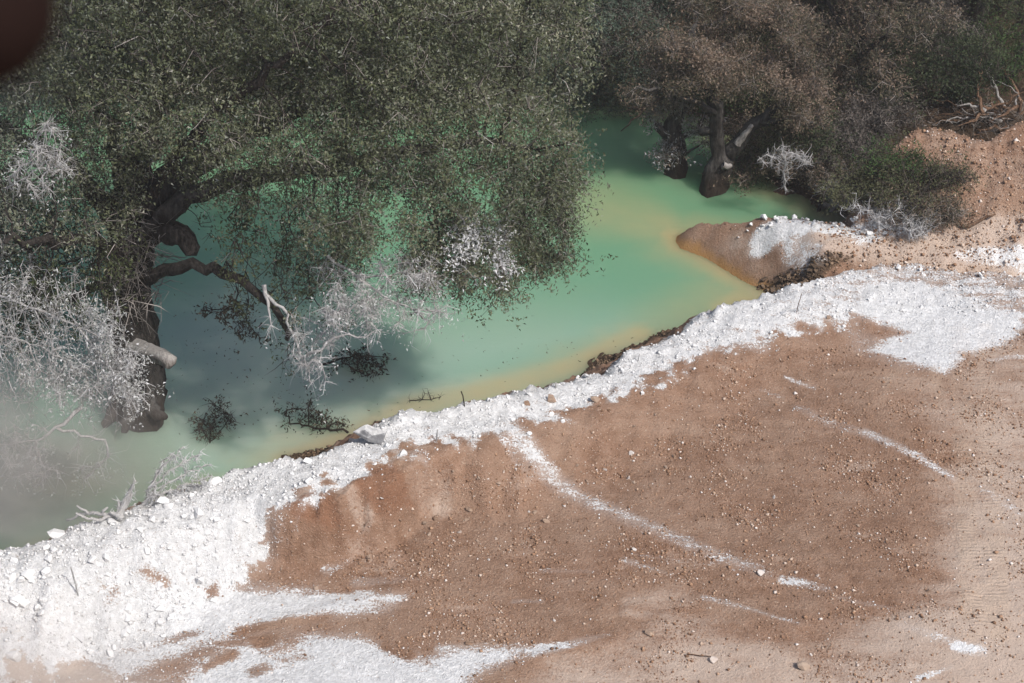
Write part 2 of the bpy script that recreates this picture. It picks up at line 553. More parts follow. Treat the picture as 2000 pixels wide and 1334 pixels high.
def mat_ground():
    t = NT('earth_and_lime')
    n_big, n_mid, n_fine, n_grit = t.noise(.55, 5, .6), t.noise(4.5, 5, .62), t.noise(26, 5, .7), t.noise(40, 3, .75)
    mp = t.n('ShaderNodeMapping')
    mp.inputs['Rotation'].default_value = (0, 0, BLADE)
    mp.inputs['Scale'].default_value = (.22, 1.0, 1.0)
    t.l(t.pos(), mp.inputs['Vector'])
    drag, drag2 = t.noise(6.5, 5, .68, mp.outputs[0]), t.noise(2.1, 4, .6, mp.outputs[0])
    earth = t.ramp(n_mid, [(.28, (.195, .119, .079)), (.5, (.285, .182, .124)), (.70, (.36, .246, .178))])
    earth = t.mix(t.math('MULTIPLY', t.step(.42, .68, t.math('ADD', t.math('MULTIPLY', n_big, .5), t.math('MULTIPLY', drag2, .5))), .75), earth, (.41, .295, .218))
    earth = t.mix(t.math('MULTIPLY', t.step(.55, .75, drag), .35), earth, (.23, .13, .08))
    red = t.mix(t.noise(7, 4), (.20, .092, .05), (.27, .135, .078))
    c = t.mix(t.math('MULTIPLY', t.attr('soil'), .8, True), earth, red)
    c = t.mix(t.math('MULTIPLY', t.step(.60, .68, n_grit), .8), c, (.52, .42, .335))
    c = t.mix(t.math('MULTIPLY', t.step(.42, .33, n_grit), .7), c, (.115, .068, .045))
    palec = t.mix(n_mid, (.40, .305, .242), (.51, .41, .338))
    c = t.mix(t.step(.22, .95, t.math('ADD', t.attr('pale'), t.math('ADD', t.math('MULTIPLY', t.math('SUBTRACT', n_fine, .5), .9), t.math('MULTIPLY', t.math('SUBTRACT', t.math('ADD', t.math('MULTIPLY', drag2, .6), t.math('MULTIPLY', t.noise(1.3, 5, .65), .4)), .5), 1.9)))), c, palec)
    wetc = t.ramp(n_fine, [(.35, (.035, .023, .015)), (.6, (.12, .078, .05)), (.75, (.22, .15, .10))])
    c = t.mix(t.step(.3, .7, t.math('ADD', t.attr('wet'), t.math('MULTIPLY', t.math('SUBTRACT', n_mid, .5), .6))), c, wetc)
    rustc = t.mix(t.step(.1, .8, t.attr('rust')), (.17, .112, .07), (.30, .165, .055))
    c = t.mix(t.math('MULTIPLY', t.attr('rust'), .9), c, rustc)
    humus = t.ramp(t.noise(9, 5, .7), [(.3, (.025, .018, .012)), (.55, (.075, .05, .032)), (.75, (.16, .11, .075))])
    c = t.mix(t.attr('humus'), c, humus)
    # lime: cover breaks up into crumbs where it is thin
    brk = t.math('ADD', t.math('MULTIPLY', t.math('SUBTRACT', n_fine, .5), 1.15), t.math('MULTIPLY', t.math('SUBTRACT', drag, .5), 1.5))
    brk = t.math('ADD', brk, t.math('MULTIPLY', t.math('SUBTRACT', n_grit, .5), 1.3))
    cover = t.step(.55, .74, t.math('ADD', t.attr('lime'), brk))
    cover = t.math('MULTIPLY', cover, t.step(.12, .3, t.attr('lime')))
    film = t.math('MULTIPLY', t.step(.15, .8, t.attr('lime')), .45)
    limec = t.mix(t.step(.35, .7, t.noise(13, 4, .6)), (.60, .597, .592), (.765, .765, .762))
    c = t.mix(film, c, (.54, .49, .455))
    c = t.mix(cover, c, limec)
    # tyre lugs
    w = t.n('ShaderNodeTexWave', wave_type='BANDS', bands_direction='Y')
    w.inputs['Scale'].default_value = 4.2
    w.inputs['Distortion'].default_value = 1.2
    w.inputs['Detail'].default_value = 2
    t.l(t.pos(), w.inputs['Vector'])
    lug = t.math('MULTIPLY', w.outputs['Fac'], t.attr('track'))
    c = t.mix(t.math('MULTIPLY', t.math('MULTIPLY', t.attr('track'), t.step(.25, .6, t.noise(2.3, 4, .7))), .6), c, (.46, .35, .265))
    bump = t.math('ADD', t.math('ADD', t.math('MULTIPLY', n_fine, .8), t.math('MULTIPLY', n_grit, .5)), t.math('MULTIPLY', t.math('MULTIPLY', lug, t.step(.42, .66, t.noise(1.7, 4, .7))), .42))
    bump = t.math('ADD', bump, t.math('MULTIPLY', n_mid, .8))
    calm = t.math('SUBTRACT', 1.0, t.math('MULTIPLY', t.attr('pale'), .42))
    bump = t.math('MULTIPLY', bump, calm)
    t.bsdf(c, .95, bump, 1.0, .06, .15)
    return t.m


M_ground = mat_ground()
ny, nx = GX.shape
idx = np.arange(ny * nx).reshape(ny, nx)
quads = np.stack([idx[:-1, :-1], idx[:-1, 1:], idx[1:, 1:], idx[1:, :-1]], -1).reshape(-1, 4)
me = mesh_np('ground', np.stack([GX, GY, GZ], -1).reshape(-1, 3), quads, 4, M_ground, True)
for nm, v in (('lime', lime), ('pale', pale), ('wet', wet), ('rust', rust), ('track', track), ('soil', soil)):
    attr(me, nm, 'POINT', full(v))
humus = np.clip(np.maximum(smooth(-.6, .2, SR), smooth(-.6, .2, SF)) - smooth(-.3, .3, SM + .15 * fbm(GX, GY, .8, 3)) - smooth(0, .5, SPN), 0, 1)
attr(me, 'humus', 'POINT', humus.ravel())
tag(link('ground', me), 'brown graded earth and pond banks streaked with white lime', kind='structure')

# ------------------------------------------------------------------ water
wi = np.where((ax_x > -60) & (ax_x < 40))[0][::2]
wj = np.where((ax_y > 8) & (ax_y < 60))[0][::2]
WX, WY = np.meshgrid(ax_x[wi], ax_y[wj])
WZ = GZ[np.ix_(wj, wi)]
cx, cy = WX.ravel(), WY.ravel()
shallow = smooth(-.55, .02, WZ.ravel() + .10 * fbm(cx, cy, .8, 3))
silt = np.clip(mx(
    stroke([(560, 900), (700, 850), (800, 795), (920, 770), (1040, 738), (1120, 715), (1250, 650)], .35, .30, .85, .9, 0, .8),
    stroke([(830, 770), (1000, 730), (1100, 700), (1300, 620)], .22, .2, .3, .2, 0, .9),
    stroke([(1310, 455), (1330, 480), (1400, 520), (1480, 570), (1420, 600)], .28, .4, .95, .85, 0, .8),
    stroke([(1320, 640), (1420, 590)], .8, .8, .4, .5, 0, .8),
    stroke([(1150, 400), (1250, 430), (1330, 455)], 1.0, .35, .38, .75, 0, .9), .55 * shallow), 0, 1)
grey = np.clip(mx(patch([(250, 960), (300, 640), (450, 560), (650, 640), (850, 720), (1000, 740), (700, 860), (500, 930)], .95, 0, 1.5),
                  patch([(500, 650), (900, 620), (1200, 640), (900, 780), (600, 800)], .6, 0, 1.8)), 0, 1)  # sky reflection painted over milky near water, lifting the crown's shadow
mud_shade = np.clip(mx(patch([(-600, 1200), (-200, 850), (200, 840), (290, 900), (330, 960), (200, 1020), (0, 1080)], .8, 0, 1.3),
                 patch([(1560, 380), (1640, 410), (1760, 452), (1800, 470), (1600, 425)], 1, 0, .6)), 0, 1)  # first patch: oak crown's shade and reflection painted in; second: dark inlet mud
far = smooth(24, 33, cy)


def mat_water():
    t = NT('murky_water')
    n1, n2 = t.noise(.35, 4), t.noise(1.4, 3)
    c = t.mix(t.attr('far'), (.122, .255, .178), (.115, .235, .128))
    c = t.mix(t.math('MULTIPLY', t.step(.4, .7, n1), .35), c, (.165, .255, .15))
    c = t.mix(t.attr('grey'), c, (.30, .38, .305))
    c = t.mix(t.math('MULTIPLY', t.attr('silt'), t.math('ADD', .5, t.math('MULTIPLY', n2, .5)), True), c, (.36, .285, .14))
    c = t.mix(t.attr('mud_shade'), c, (.13, .115, .085))
    mp = t.n('ShaderNodeMapping')
    mp.inputs['Rotation'].default_value = (0, 0, R(25))
    mp.inputs['Scale'].default_value = (2.2, 9, 4)
    t.l(t.pos(), mp.inputs['Vector'])
    rip = t.noise(1.0, 3, .5, mp.outputs[0])
    p = t.bsdf(c, .05, rip, .22, .02, .5)
    p.inputs['IOR'].default_value = 1.33
    p.inputs['Subsurface Weight'].default_value = 1.0
    p.inputs['Subsurface Radius'].default_value = (.35, .5, .42)
    p.inputs['Subsurface Scale'].default_value = 1.7
    p.subsurface_method = 'BURLEY'
    return t.m


wy, wx = WX.shape
idx = np.arange(wy * wx).reshape(wy, wx)
q = np.stack([idx[:-1, :-1], idx[:-1, 1:], idx[1:, 1:], idx[1:, :-1]], -1).reshape(-1, 4)
keep = WZ.ravel()[q].min(1) < .12
q = q[keep]
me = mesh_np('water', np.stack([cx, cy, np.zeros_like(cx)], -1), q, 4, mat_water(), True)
for nm, v in (('silt', silt), ('grey', grey), ('mud_shade', mud_shade), ('far', far)):
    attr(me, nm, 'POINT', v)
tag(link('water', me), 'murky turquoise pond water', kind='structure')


# ------------------------------------------------------------------ more materials
def mat_bark(name, a, b, dust=None, tide=0):
    t = NT(name)
    mp = t.n('ShaderNodeMapping')
    mp.inputs['Scale'].default_value = (1.3, 1.3, .3)
    t.l(t.pos(), mp.inputs['Vector'])
    n = t.noise(11, 5, .75, mp.outputs[0])
    c = t.mix(t.step(.35, .68, n), a, b)
    if dust:
        g = t.n('ShaderNodeNewGeometry')
        sx = t.n('ShaderNodeSeparateXYZ')
        t.l(g.outputs['Normal'], sx.inputs[0])
        f = t.math('MULTIPLY', t.step(-.1, .7, t.math('ADD', sx.outputs[2], t.math('MULTIPLY', t.math('SUBTRACT', n, .5), .9))), dust)
        c = t.mix(f, c, (.50, .48, .46))
    if tide:
        sp = t.n('ShaderNodeSeparateXYZ')
        t.l(t.pos(), sp.inputs[0])
        f = t.step(tide, tide * .45, t.math('ADD', sp.outputs[2], t.math('MULTIPLY', t.math('SUBTRACT', t.noise(5, 4), .5), .5)))
        c = t.mix(t.math('MULTIPLY', f, .9), c, t.mix(n, (.018, .012, .009), (.052, .036, .025)))
    t.bsdf(c, .95, n, 1.0, .08, .2)
    return t.m


def mat_leaf(name, stops, transl=.22):
    t = NT(name)
    c = t.ramp(t.attr('tone'), stops)
    c = t.mix(t.attr('dust'), c, (.61, .615, .625))
    d = t.n('ShaderNodeBsdfPrincipled')
    t.l(c, d.inputs['Base Color'])
    d.inputs['Roughness'].default_value = .7
    d.inputs['Specular IOR Level'].default_value = .18
    tr = t.n('ShaderNodeBsdfTranslucent')
    t.l(c, tr.inputs[0])
    m = t.n('ShaderNodeMixShader')
    m.inputs[0].default_value = transl
    t.l(d.outputs[0], m.inputs[1])
    t.l(tr.outputs[0], m.inputs[2])
    t.l(m.outputs[0], t.out.inputs['Surface'])
    return t.m


def mat_twig(name, a, b):
    t = NT(name)
    c = t.ramp(t.attr('tone'), [(0, a), (1, b)])
    c = t.mix(t.attr('dust'), c, (.57, .57, .575))
    t.bsdf(c, .9, spec=.15)
    return t.m


def mat_rock(name, a, b, c3, top=None):
    t = NT(name)
    info = t.n('ShaderNodeObjectInfo').outputs['Random']
    n = t.noise(5, 4, .65)
    c = t.mix(t.step(.3, .75, n), a, b)
    c = t.mix(t.math('MULTIPLY', info, .7), c, c3)
    if top:
        g = t.n('ShaderNodeNewGeometry')
        sx = t.n('ShaderNodeSeparateXYZ')
        t.l(g.outputs['Normal'], sx.inputs[0])
        c = t.mix(t.math('MULTIPLY', t.step(top[0], top[1], t.math('ADD', sx.outputs[2], t.math('MULTIPLY', t.math('SUBTRACT', n, .5), .8))), top[2]), c, (.72, .715, .705))
    t.bsdf(c, .92, t.noise(18, 4, .7), .7, .02, .2)
    return t.m


M_bark = mat_bark('oak_bark', (.018, .015, .013), (.060, .052, .046))
M_bark_dust = mat_bark('dusted_bark', (.014, .012, .010), (.058, .051, .045), .12, .62)
M_bark_grey = mat_bark('grey_bark', (.16, .14, .125), (.34, .31, .285), .5)
M_lime_wood = mat_bark('limed_wood', (.36, .355, .345), (.56, .555, .545), .7)
M_root = mat_bark('root_wood', (.10, .055, .032), (.26, .165, .11))
M_dark_wood = mat_bark('wet_wood', (.018, .013, .010), (.06, .045, .035))
M_limerock = mat_rock('limed_rock', (.50, .49, .48), (.66, .655, .65), (.56, .555, .55), (-.2, .55, .95))
M_brownrock = mat_rock('brown_rock', (.17, .105, .068), (.33, .22, .15), (.42, .33, .26))
M_palerock = mat_rock('pale_rock', (.36, .27, .21), (.55, .47, .41), (.62, .60, .58))
M_darkrock = mat_rock('dark_rock', (.04, .028, .02), (.13, .09, .062), (.21, .145, .095))
M_slab = mat_rock('grey_rock', (.10, .10, .105), (.22, .22, .225), (.16, .16, .165), (.55, 1.15, .8))

LEAF_OAK = mat_leaf('oak_leaf', [(0, (0.0279, 0.0378, 0.0171)), (0.35, (0.0618, 0.0757, 0.0326)), (0.72, (0.1029, 0.1168, 0.0559)), (0.93, (0.1522, 0.1563, 0.0855)), (1, (0.2634, 0.2551, 0.1866))])
LEAF_BROWN = mat_leaf('brown_oak_leaf', [(0, (0.0333, 0.0355, 0.0207)), (0.32, (0.0777, 0.074, 0.0459)), (0.55, (0.1406, 0.1073, 0.0777)), (0.8, (0.2146, 0.1517, 0.111)), (1, (0.296, 0.2294, 0.1776))])
LEAF_GREY = mat_leaf('grey_green_leaf', [(0, (0.0276, 0.046, 0.035)), (0.5, (0.0736, 0.1058, 0.0782)), (1, (0.138, 0.1748, 0.1334))])
LEAF_DARK = mat_leaf('dark_green_leaf', [(0, (0.0189, 0.0297, 0.0149)), (0.5, (0.0459, 0.0621, 0.0297)), (1, (0.1013, 0.1148, 0.0607))])
LEAF_FRESH = mat_leaf('fresh_green_leaf', [(0, (0.0204, 0.0408, 0.0122)), (0.5, (0.0428, 0.0796, 0.0245)), (1, (0.0867, 0.1275, 0.0459))])
LEAF_OLIVE = mat_leaf('olive_leaf', [(0, (0.0414, 0.046, 0.0202)), (0.5, (0.0874, 0.092, 0.046)), (1, (0.1564, 0.1564, 0.092))])
LEAF_MAUVE = mat_leaf('mauve_brown_leaf', [(0, (0.0396, 0.0356, 0.0317)), (0.5, (0.1023, 0.0911, 0.0825)), (0.8, (0.1518, 0.1254, 0.1089)), (1, (0.2244, 0.198, 0.1782))])
LEAF_WET = mat_leaf('dead_wet_leaf', [(0, (0.017, 0.017, 0.0119)), (0.6, (0.0595, 0.051, 0.034)), (1, (0.1275, 0.0935, 0.0595))])
TWIG = mat_twig('twig', (.10, .085, .072), (.34, .30, .27))
TWIG_DARK = mat_twig('dark_twig', (.03, .024, .02), (.12, .10, .085))


# ------------------------------------------------------------------ branching
class Skel:
    def __init__(s):
        s.p, s.par, s.r, s.fix = [], [], [], []

    def add(s, p, par, r=0.0):
        s.p.append(np.asarray(p, float))
        s.par.append(par)
        s.fix.append(r)
        return len(s.p) - 1

    def poly(s, pts, r0, r1, par=-1, step=.22, wob=.04, rg=None):
        """a limb through PTS; returns node ids"""
        rg = rg or rng
        pts = [np.asarray(q, float) for q in pts]
        L = np.array([0] + list(np.cumsum([np.linalg.norm(b - a) for a, b in zip(pts, pts[1:])])))
        n = max(2, int(L[-1] / step) + 1)
        P = np.array(pts)
        # Catmull-like smoothing: interpolate then average
        u = np.linspace(0, L[-1], n)
        Q = np.stack([np.interp(u, L, P[:, k]) for k in range(3)], -1)
        for _ in range(2):
            if n > 3:
                Q[1:-1] = .5 * Q[1:-1] + .25 * (Q[2:] + Q[:-2])
        Q[1:] += rg.normal(0, wob, (n - 1, 3))
        ids = []
        start = 0
        if par >= 0:
            start = 1
        for i in range(start, n):
            par = s.add(Q[i], par, r0 + (r1 - r0) * i / (n - 1))
            ids.append(par)
        return ids

    def near(s, p):
        return int(np.argmin(((np.array(s.p) - np.asarray(p)) ** 2).sum(1)))


def colonize(sk, att, step=.22, infl=2.5, kill=.4, iters=140, droop=0.0, rg=None, maxn=9000):
    rg = rg or rng
    P = np.array(sk.p)
    d = np.full(len(att), 1e9)
    ni = np.zeros(len(att), int)
    for i in range(0, len(P), 400):
        D = ((att[:, None] - P[None, i:i + 400]) ** 2).sum(-1)
        j = D.argmin(1)
        dm = D[np.arange(len(att)), j]
        m = dm < d
        d[m], ni[m] = dm[m], j[m] + i
    kids = {}
    for it in range(iters):
        act = d < infl * infl
        if not act.any():
            if len(att) == 0 or it > iters - 3:
                break
            infl *= 1.5
            continue
        who = ni[act]
        v = att[act] - np.array(sk.p)[who]
        v /= np.linalg.norm(v, axis=1, keepdims=True) + 1e-9
        u, inv = np.unique(who, return_inverse=True)
        acc = np.zeros((len(u), 3))
        np.add.at(acc, inv, v)
        acc /= np.linalg.norm(acc, axis=1, keepdims=True) + 1e-9
        acc += rg.normal(0, .22, acc.shape)
        acc[:, 2] -= droop
        acc /= np.linalg.norm(acc, axis=1, keepdims=True) + 1e-9
        new = []
        for k, n0 in enumerate(u):
            if kids.get(n0, 0) >= 3:
                continue
            kids[n0] = kids.get(n0, 0) + 1
            sk.add(sk.p[n0] + acc[k] * step, int(n0))
            new.append(len(sk.p) - 1)
        if not new or len(sk.p) > maxn:
            break
        N = np.array([sk.p[i] for i in new])
        D = ((att[:, None] - N[None]) ** 2).sum(-1)
        j = D.argmin(1)
        dm = D[np.arange(len(att)), j]
        m = dm < d
        d[m], ni[m] = dm[m], np.array(new)[j[m]]
        # attractors whose node is used up look elsewhere
        al = d > kill * kill
        full_ = np.array([kids.get(int(q), 0) >= 3 for q in ni])
        al &= ~(full_ & (d < (2 * step) ** 2))
        att, d, ni = att[al], d[al], ni[al]
        if len(att) == 0:
            break


def radii(sk, tip=.006, e=2.25):
    n = len(sk.p)
    acc = np.zeros(n)
    r = np.zeros(n)
    for i in range(n - 1, -1, -1):
        r[i] = max(tip, acc[i] ** (1 / e)) if acc[i] > 0 else tip
        if sk.fix[i] > 0:
            r[i] = sk.fix[i]
        p = sk.par[i]
        if p >= 0:
            acc[p] += min(r[i], .25) ** e
    sk.rad = r
    return r


def tubes(sk, lo=0.0, hi=9e9, flare=None):
    """tube mesh data of the branches whose start radius lies in [lo, hi)"""
    n = len(sk.p)
    P, par, r = np.array(sk.p), sk.par, sk.rad
    main = [-1] * n
    for i in range(n):
        p = par[i]
        if p >= 0 and (main[p] < 0 or r[i] > r[main[p]]):
            main[p] = i
    V, F, off = [], [], 0
    for i in range(n):
        if par[i] >= 0 and main[par[i]] == i:
            continue
        chain = [i]
        while main[chain[-1]] >= 0:
            chain.append(main[chain[-1]])
        rr = r[chain]
        r0 = rr[0]
        if not (lo <= r0 < hi):
            continue
        pts = P[chain]
        if par[i] >= 0:
            pts = np.vstack([P[par[i]][None], pts])
            rr = np.concatenate([[min(r0 * 1.15, r[par[i]])], rr])
        if len(pts) < 2:
            continue
        k = 12 if r0 > .15 else 7 if r0 > .05 else 5 if r0 > .02 else 3
        T = np.gradient(pts, axis=0)
        T /= np.linalg.norm(T, axis=1, keepdims=True) + 1e-9
        ref = np.array([.31, .87, .12]) if abs(T[0] @ np.array([.31, .87, .12])) < .8 else np.array([1., 0, .2])
        U = np.cross(T, ref)
        U /= np.linalg.norm(U, axis=1, keepdims=True) + 1e-9
        W = np.cross(T, U)
        a = np.linspace(0, 2 * np.pi, k, endpoint=False)
        rad = rr[:, None] * np.ones(k)[None]
        if r0 > .05:
            rad = rad * (1 + .12 * np.sin(a * 3 + pts[:, :1] * 4 + pts[:, 2:] * 2) + .08 * np.sin(a * 5 - pts[:, 2:] * 5) + .06 * np.sin(a * 2 + pts[:, 2:] * 13 + pts[:, :1] * 9))
        ring = pts[:, None] + rad[..., None] * (np.cos(a)[None, :, None] * U[:, None] + np.sin(a)[None, :, None] * W[:, None])
        m = len(pts)
        V.append(ring.reshape(-1, 3))
        ii = np.arange(m - 1)[:, None] * k + off
        jj = np.arange(k)[None]
        j2 = (jj + 1) % k
        F.append(np.stack([ii + jj, ii + j2, ii + k + j2, ii + k + jj], -1).reshape(-1, 4))
        off += m * k
        # close the tip
        V.append((pts[-1] + T[-1] * rr[-1] * .6)[None])
        last = off - k
        F.append(np.stack([last + jj[0], last + j2[0], np.full(k, off), np.full(k, off)], -1))
        off += 1
    if not V:
        return np.zeros((0, 3)), np.zeros((0, 4), int)
    return np.vstack(V), np.vstack(F)


def tube_obj(name, sk, mat, parent, origin, lo=0.0, hi=9e9):
    V, F = tubes(sk, lo, hi)
    if len(V) == 0:
        return None
    tri = F[:, 2] == F[:, 3]
    me = bpy.data.meshes.new(name)
    faces = [tuple(f) for f in F[~tri].tolist()] + [tuple(f[:3]) for f in F[tri].tolist()]
    me.from_pydata((V - origin).tolist(), [], faces)
    me.polygons.foreach_set('use_smooth', np.ones(len(me.polygons), bool))
    me.materials.append(mat)
    return link(name, me, parent)


def V3(*a):
    return np.array(a, float)


def unit(v):
    return v / (np.linalg.norm(v, axis=-1, keepdims=True) + 1e-9)


def leaves(name, C, mat, parent, origin, size=(.045, .075), wid=.5, out=None, dust=None, tone=None, hang=.25, rg=None, up=.55):
    """one mesh of small folded leaves at C"""
    rg = rg or rng
    n = len(C)
    ax = rg.normal(0, 1, (n, 3))
    if out is not None:
        ax = ax * .8 + out
    ax[:, 2] -= hang
    ax = unit(ax)
    nr = rg.normal(0, 1, (n, 3))
    nr[:, 2] += up
    sd = unit(np.cross(ax, nr))
    nn = unit(np.cross(sd, ax))
    L = rg.uniform(size[0], size[1], (n, 1))
    W = L * wid * rg.uniform(.7, 1.2, (n, 1))
    V = np.stack([C + sd * W * .5 - ax * L * .1, C - sd * W * .5 + ax * L * .15, C + ax * L], 1).reshape(-1, 3) - origin
    me = mesh_np(name, V, np.arange(3 * n).reshape(n, 3), 3, mat)
    attr(me, 'tone', 'FACE', np.clip(tone if tone is not None else rg.random(n), 0, 1))
    attr(me, 'dust', 'FACE', np.clip(dust if dust is not None else np.zeros(n), 0, 1))
    return link(name, me, parent)


def twigs(name, S, E, mat, parent, origin, r=.006, dust=None, sag=.15, rg=None):
    """thin two-piece twigs from S to E"""
    rg = rg or rng
    n = len(S)
    Lg = np.linalg.norm(E - S, axis=1, keepdims=True)
    M = (S + E) / 2 + rg.normal(0, 1, (n, 3)) * Lg * sag
    d = unit(E - S)
    u = unit(np.cross(d, rg.normal(0, 1, (n, 3))))
    w = np.cross(d, u)
    rr = r * rg.uniform(.6, 1.4, (n, 1))
    ring = []
    for c, f in ((S, 1.0), (M, .75)):
        for a in (0, 2.094, 4.189):
            ring.append(c + rr * f * (math.cos(a) * u + math.sin(a) * w))
    ring.append(E)
    V = np.stack(ring, 1).reshape(-1, 3) - origin
    t = []
    for a in range(3):
        b = (a + 1) % 3
        t += [(a, b, 3 + b), (a, 3 + b, 3 + a), (3 + a, 3 + b, 6)]
    F = (np.arange(n)[:, None, None] * 7 + np.array(t)[None]).reshape(-1, 3)
    me = mesh_np(name, V, F, 3, mat)
    attr(me, 'tone', 'FACE', np.repeat(rg.random(n) ** 1.5, 9))
    attr(me, 'dust', 'FACE', np.repeat(np.clip(dust, 0, 1) if dust is not None else np.zeros(n), 9))
    return link(name, me, parent)


def clumps(blobs, rg, n=7, f=.42):
    """break each billow into smaller tufts with gaps between"""
    out = []
    for c, rad in blobs:
        rad = np.asarray(rad, float) * np.ones(3)
        v = unit(rg.normal(0, 1, (n, 3)))
        v[:, 2] = np.abs(v[:, 2]) * .9 - .25
        for q in v:
            out.append((np.asarray(c) + q * rad * .72, rad * f * rg.uniform(.75, 1.2) * V3(1, 1, .8)))
    return out


def blob_points(blobs, dens, rg, shell=.55):
    out = []
    for c, rad in blobs:
        rad = np.asarray(rad, float) * np.ones(3)
        n = max(6, int(dens * 4.19 * rad.prod() ** (2 / 3)))
        v = unit(rg.normal(0, 1, (n, 3))) * (shell + (1 - shell) * rg.random((n, 1))) ** .6
        out.append(np.asarray(c) + v * rad)
    return np.vstack(out)


def dress(name_leaf, sk, n_leaf, mat, parent, origin, rg, thin=.03, spread=.16, size=(.045, .075), twig_n=0, twig_mat=None, dustf=None,
          zmin=.05, hang=.25, tone_noise=1.5, wid=.5, twig_r=.0055, clump=7, up=.55, tone_bias=0.0, wf=None):
    P, r = np.array(sk.p), sk.rad
    ok = np.where(r < thin)[0]
    w = 1.0 / (1 + (r[ok] / .012) ** 2)
    if wf is not None:
        w = w * wf(P[ok])
    ends = rg.choice(ok, size=max(1, n_leaf // clump), p=w / w.sum())
    par = np.array([sk.par[i] if sk.par[i] >= 0 else i for i in ends])
    d = unit(P[ends] - P[par] + 1e-6)
    tip = P[ends] + d * spread * rg.random((len(ends), 1)) + rg.normal(0, spread, (len(ends), 3))
    tip[:, 2] -= spread * hang
    tip = tip[tip[:, 2] > zmin]
    C = np.repeat(tip, clump, 0) + rg.normal(0, spread * .38, (len(tip) * clump, 3))
    C = C[C[:, 2] > zmin]
    tone = .48 + .42 * fbm(C[:, 0] + C[:, 2], C[:, 1] * .6 + C[:, 2], tone_noise, 3) + rg.normal(0, .21, len(C)) + tone_bias
    du = dustf(C, rg) if dustf is not None else None
    o = leaves(name_leaf, C, mat, parent, origin, size, wid, None, du, tone, hang, rg, up)
    o['kind'] = 'stuff'
    if twig_n:
        e2 = rg.choice(ok, size=twig_n, p=w / w.sum())
        S = P[e2]
        E = S + rg.normal(0, spread * 1.15, (twig_n, 3))
        E[:, 2] -= spread * hang * 1.3
        k = E[:, 2] > zmin
        S, E = S[k], E[k]
        tw = twigs('twigs', S, E, twig_mat or TWIG, parent, origin, twig_r, dustf(E, rg) if dustf is not None else None, .15, rg)
        tw['kind'] = 'stuff'
    return o


